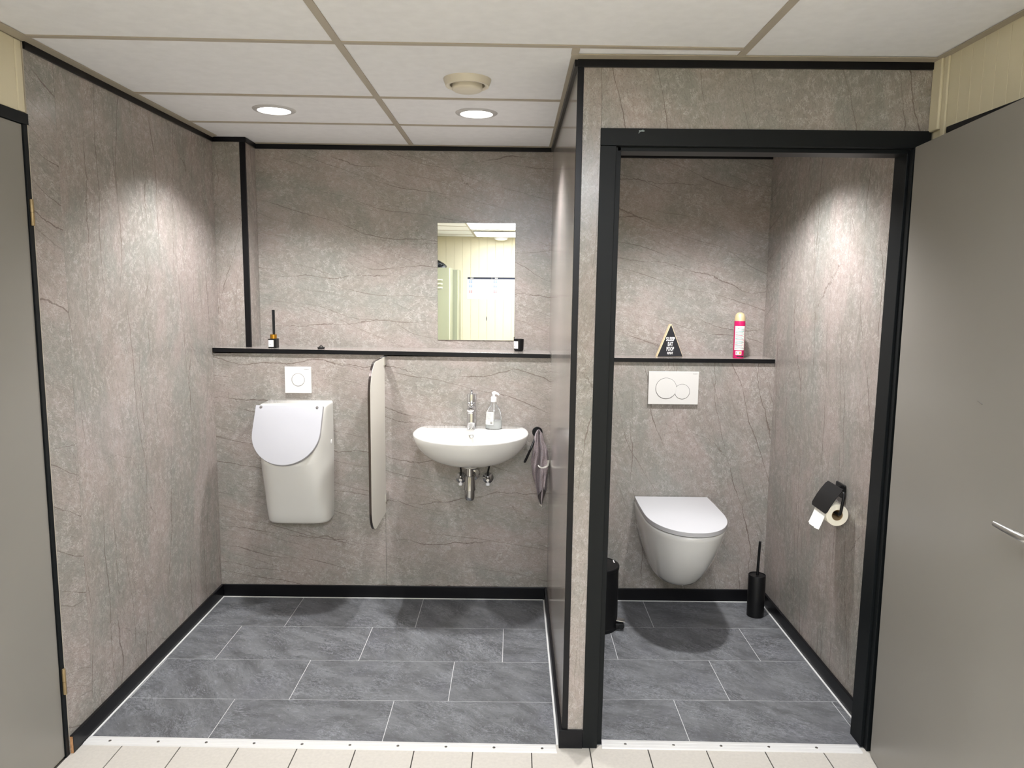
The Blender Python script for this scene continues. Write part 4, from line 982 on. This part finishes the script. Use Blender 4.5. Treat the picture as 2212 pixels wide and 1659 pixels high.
for k in range(13):
    s = 0.1128*k/12; ins = 0.010*(1-math.sqrt(max(0, 1-(max(0, (s-0.100)/0.0128))**2))) + (0.008 if k == 0 else 0)
    y0, y1 = -0.9065+ins, -0.7620-ins
    rings.append([flap(y0, s, 0), flap(y1, s, 0), flap(y1, s, 0.0016), flap(y0, s, 0.0016)])
loft(bm, rings); obj('cover_flap', bm, M_blackmat, t, 40)
bm = B(); tube(bm, [(1.2500, -0.902, 0.8250), (1.2500, -0.766, 0.8250)], 0.0042, 10); obj('hinge_rod', bm, M_blackmat, t, 40)
t = thing('toilet_paper', 'white toilet paper roll hanging under the black flap cover', 'toilet paper', (1.2385, -0.84, 0.7275))
rc = (1.2385, 0, 0.7265)
bm = B(); lathe(bm, [(0.0212, 0.0), (0.0415, 0.0), (0.0422, 0.001), (0.0422, 0.099), (0.0415, 0.100), (0.0212, 0.100), (0.0212, 0.0)], (rc[0], -0.892, rc[2]), (0, 1, 0), 56, False, False); obj('roll', bm, M_papercut, t, 40)
bm = B(); lathe(bm, [(0.0196, 0.001), (0.0211, 0.001), (0.0211, 0.099), (0.0196, 0.099), (0.0196, 0.001)], (rc[0], -0.892, rc[2]), (0, 1, 0), 40, False, False); obj('core', bm, M_card, t, 40)
bm = B(); rings = []
for k in range(10):
    q = k/9; x = 1.1957-0.0215*q**1.3; z = 0.738-0.072*q; r = []
    for i in range(13):
        v = i/12; yy = -0.8905+0.099*v + 0.010*q
        wv = 0.0018*math.sin(v*13+1)*q + 0.0012*math.sin(v*29)*q
        r.append((x+wv, yy, z-0.004*q*math.sin(v*3)))
    rings.append(r)
loft(bm, rings, False, False, closed=False); obj('loose_sheet', bm, M_paper, t, 60)

# ================================================================== THINGS SEEN IN THE MIRROR
def locker(x0, x1, y0, y1, h, label):
    t = thing('locker', label, 'locker', ((x0+x1)/2, (y0+y1)/2, 0), 'metal lockers')
    part_box('cabinet', M_locker, t, x0, x1, y0, y1-0.012, 0.0006, h, bev=0.003)
    bm = B(); box(bm, x0+0.004, x1-0.014, y1-0.0118, y1, 0.06, h-0.010, 0.003); d = obj('door', bm, M_locker, t)
    part_box('door_edge', M_lockedge, t, x1-0.0135, x1-0.0005, y1-0.0118, y1+0.0006, 0.06, h-0.006, bev=0.002)
    xm = (x0+x1)/2
    for k in range(3):
        z = h-0.150-0.048*k; bm = B()
        hexa(bm, [(xm-0.11, y1+0.0002, z-0.008), (xm+0.11, y1+0.0002, z-0.008), (xm+0.11, y1+0.0002, z+0.010), (xm-0.11, y1+0.0002, z+0.010),
                  (xm-0.10, y1+0.016, z-0.008), (xm+0.10, y1+0.016, z-0.008), (xm+0.10, y1+0.006, z+0.008), (xm-0.10, y1+0.006, z+0.008)], 0.0015)
        obj('louvre', bm, M_lockedge, d)
    bm = B(); box(bm, xm-0.045, xm+0.045, y1+0.0002, y1+0.003, h-0.082, h-0.076); box(bm, xm-0.045, xm-0.040, y1+0.0002, y1+0.003, h-0.076, h-0.040); box(bm, xm+0.040, xm+0.045, y1+0.0002, y1+0.003, h-0.076, h-0.040)
    obj('card_holder', bm, M_lockedge, d)
    bm = B(); lathe(bm, [(0.012, 0), (0.012, 0.012), (0.008, 0.016)], (x1-0.06, y1+0.0002, 0.915), (0, 1, 0), 16); obj('lock', bm, M_steel, d, 40)
locker(-1.190, -0.790, -5.560, -5.110, 1.842, 'grey-green metal locker with louvred door, nearer one in the mirror')
locker(-1.115, -0.722, -6.030, -5.600, 1.832, 'grey-green metal locker set behind the nearer locker in the mirror')
t = thing('black_bag', 'crumpled black bag lying on top of the nearer locker', 'bag', (-0.985, -5.33, 1.8425))
bm = B(); rings = []
for k in range(9):
    a = PI/2*k/8; r = []
    for i in range(28):
        b_ = 2*PI*i/28; q = 1+0.10*math.sin(3*b_+k)+0.06*math.sin(7*b_+2*k)
        r.append((-0.985+0.125*math.cos(a)**0.7*q*math.cos(b_), -5.33+0.14*math.cos(a)**0.7*q*math.sin(b_), 1.8428+0.105*math.sin(a)*(1+0.25*math.cos(b_+2.6))))
    rings.append(r)
loft(bm, rings); obj('bag_body', bm, M_bag, t, 60)
bm = B(); tube(bm, [(-0.90, -5.27, 1.856), (-0.885, -5.23, 1.885), (-0.93, -5.22, 1.915), (-0.975, -5.25, 1.925)], 0.008, 10); obj('strap', bm, M_bag, t, 50)
def notice(x0, x1, label, left):
    t = thing('wall_notice', label, 'notice', ((x0+x1)/2, YREAR, 1.60), 'paper notices on the rear wall')
    y = YREAR
    part_box('sheet', M_paper, t, x0, x1, y+0.0004, y+0.0012, 1.455, 1.745)
    part_box('header', M_navy, t, x0, x1, y+0.0013, y+0.0016, 1.720, 1.746)
    for k in range(3): part_box('header_mark', M_paper, t, x0+0.04+0.014*k, x0+0.050+0.014*k, y+0.0017, y+0.0019, 1.728, 1.738)
    rows = ((0.0, 1.674, 0.07), (0.0, 1.664, 0.30)) if left else ((0.0, 1.664, 0.18),)
    for (dx, z, wd) in rows: part_box('text_line', M_inkgrey, t, (x0+x1)/2-wd/2+0.02, (x0+x1)/2+wd/2+0.02, y+0.0013, y+0.0015, z, z+0.003)
    for k in range(4): part_box('text_line', M_inkgrey, t, x0+0.13+0.005*k, x0+0.13+(0.22 if left else 0.10)-0.03*k, y+0.0013, y+0.0015, 1.612-0.013*k, 1.6145-0.013*k)
    for k, (dz, m_) in enumerate(((1.680, M_blue), (1.620, M_blue), (1.545, M_red))):
        for j in range(2):
            xx = x0+0.032+0.026*j
            bm = B(); lathe(bm, [(0.0060, 0.0), (0.0060, 0.0005)], (xx, y+0.0012, dz+0.022), (0, 1, 0), 12); obj('pictogram_head', bm, m_, t)
            part_box('pictogram_body', m_, t, xx-0.005, xx+0.005, y+0.0012, y+0.0017, dz-0.012, dz+0.014)
notice(-0.632, -0.305, 'white paper notice with dark header and blue and red figures, right of two in life', True)
notice(-0.302, 0.025, 'white paper notice with dark header, its edge cut off by the mirror', False)
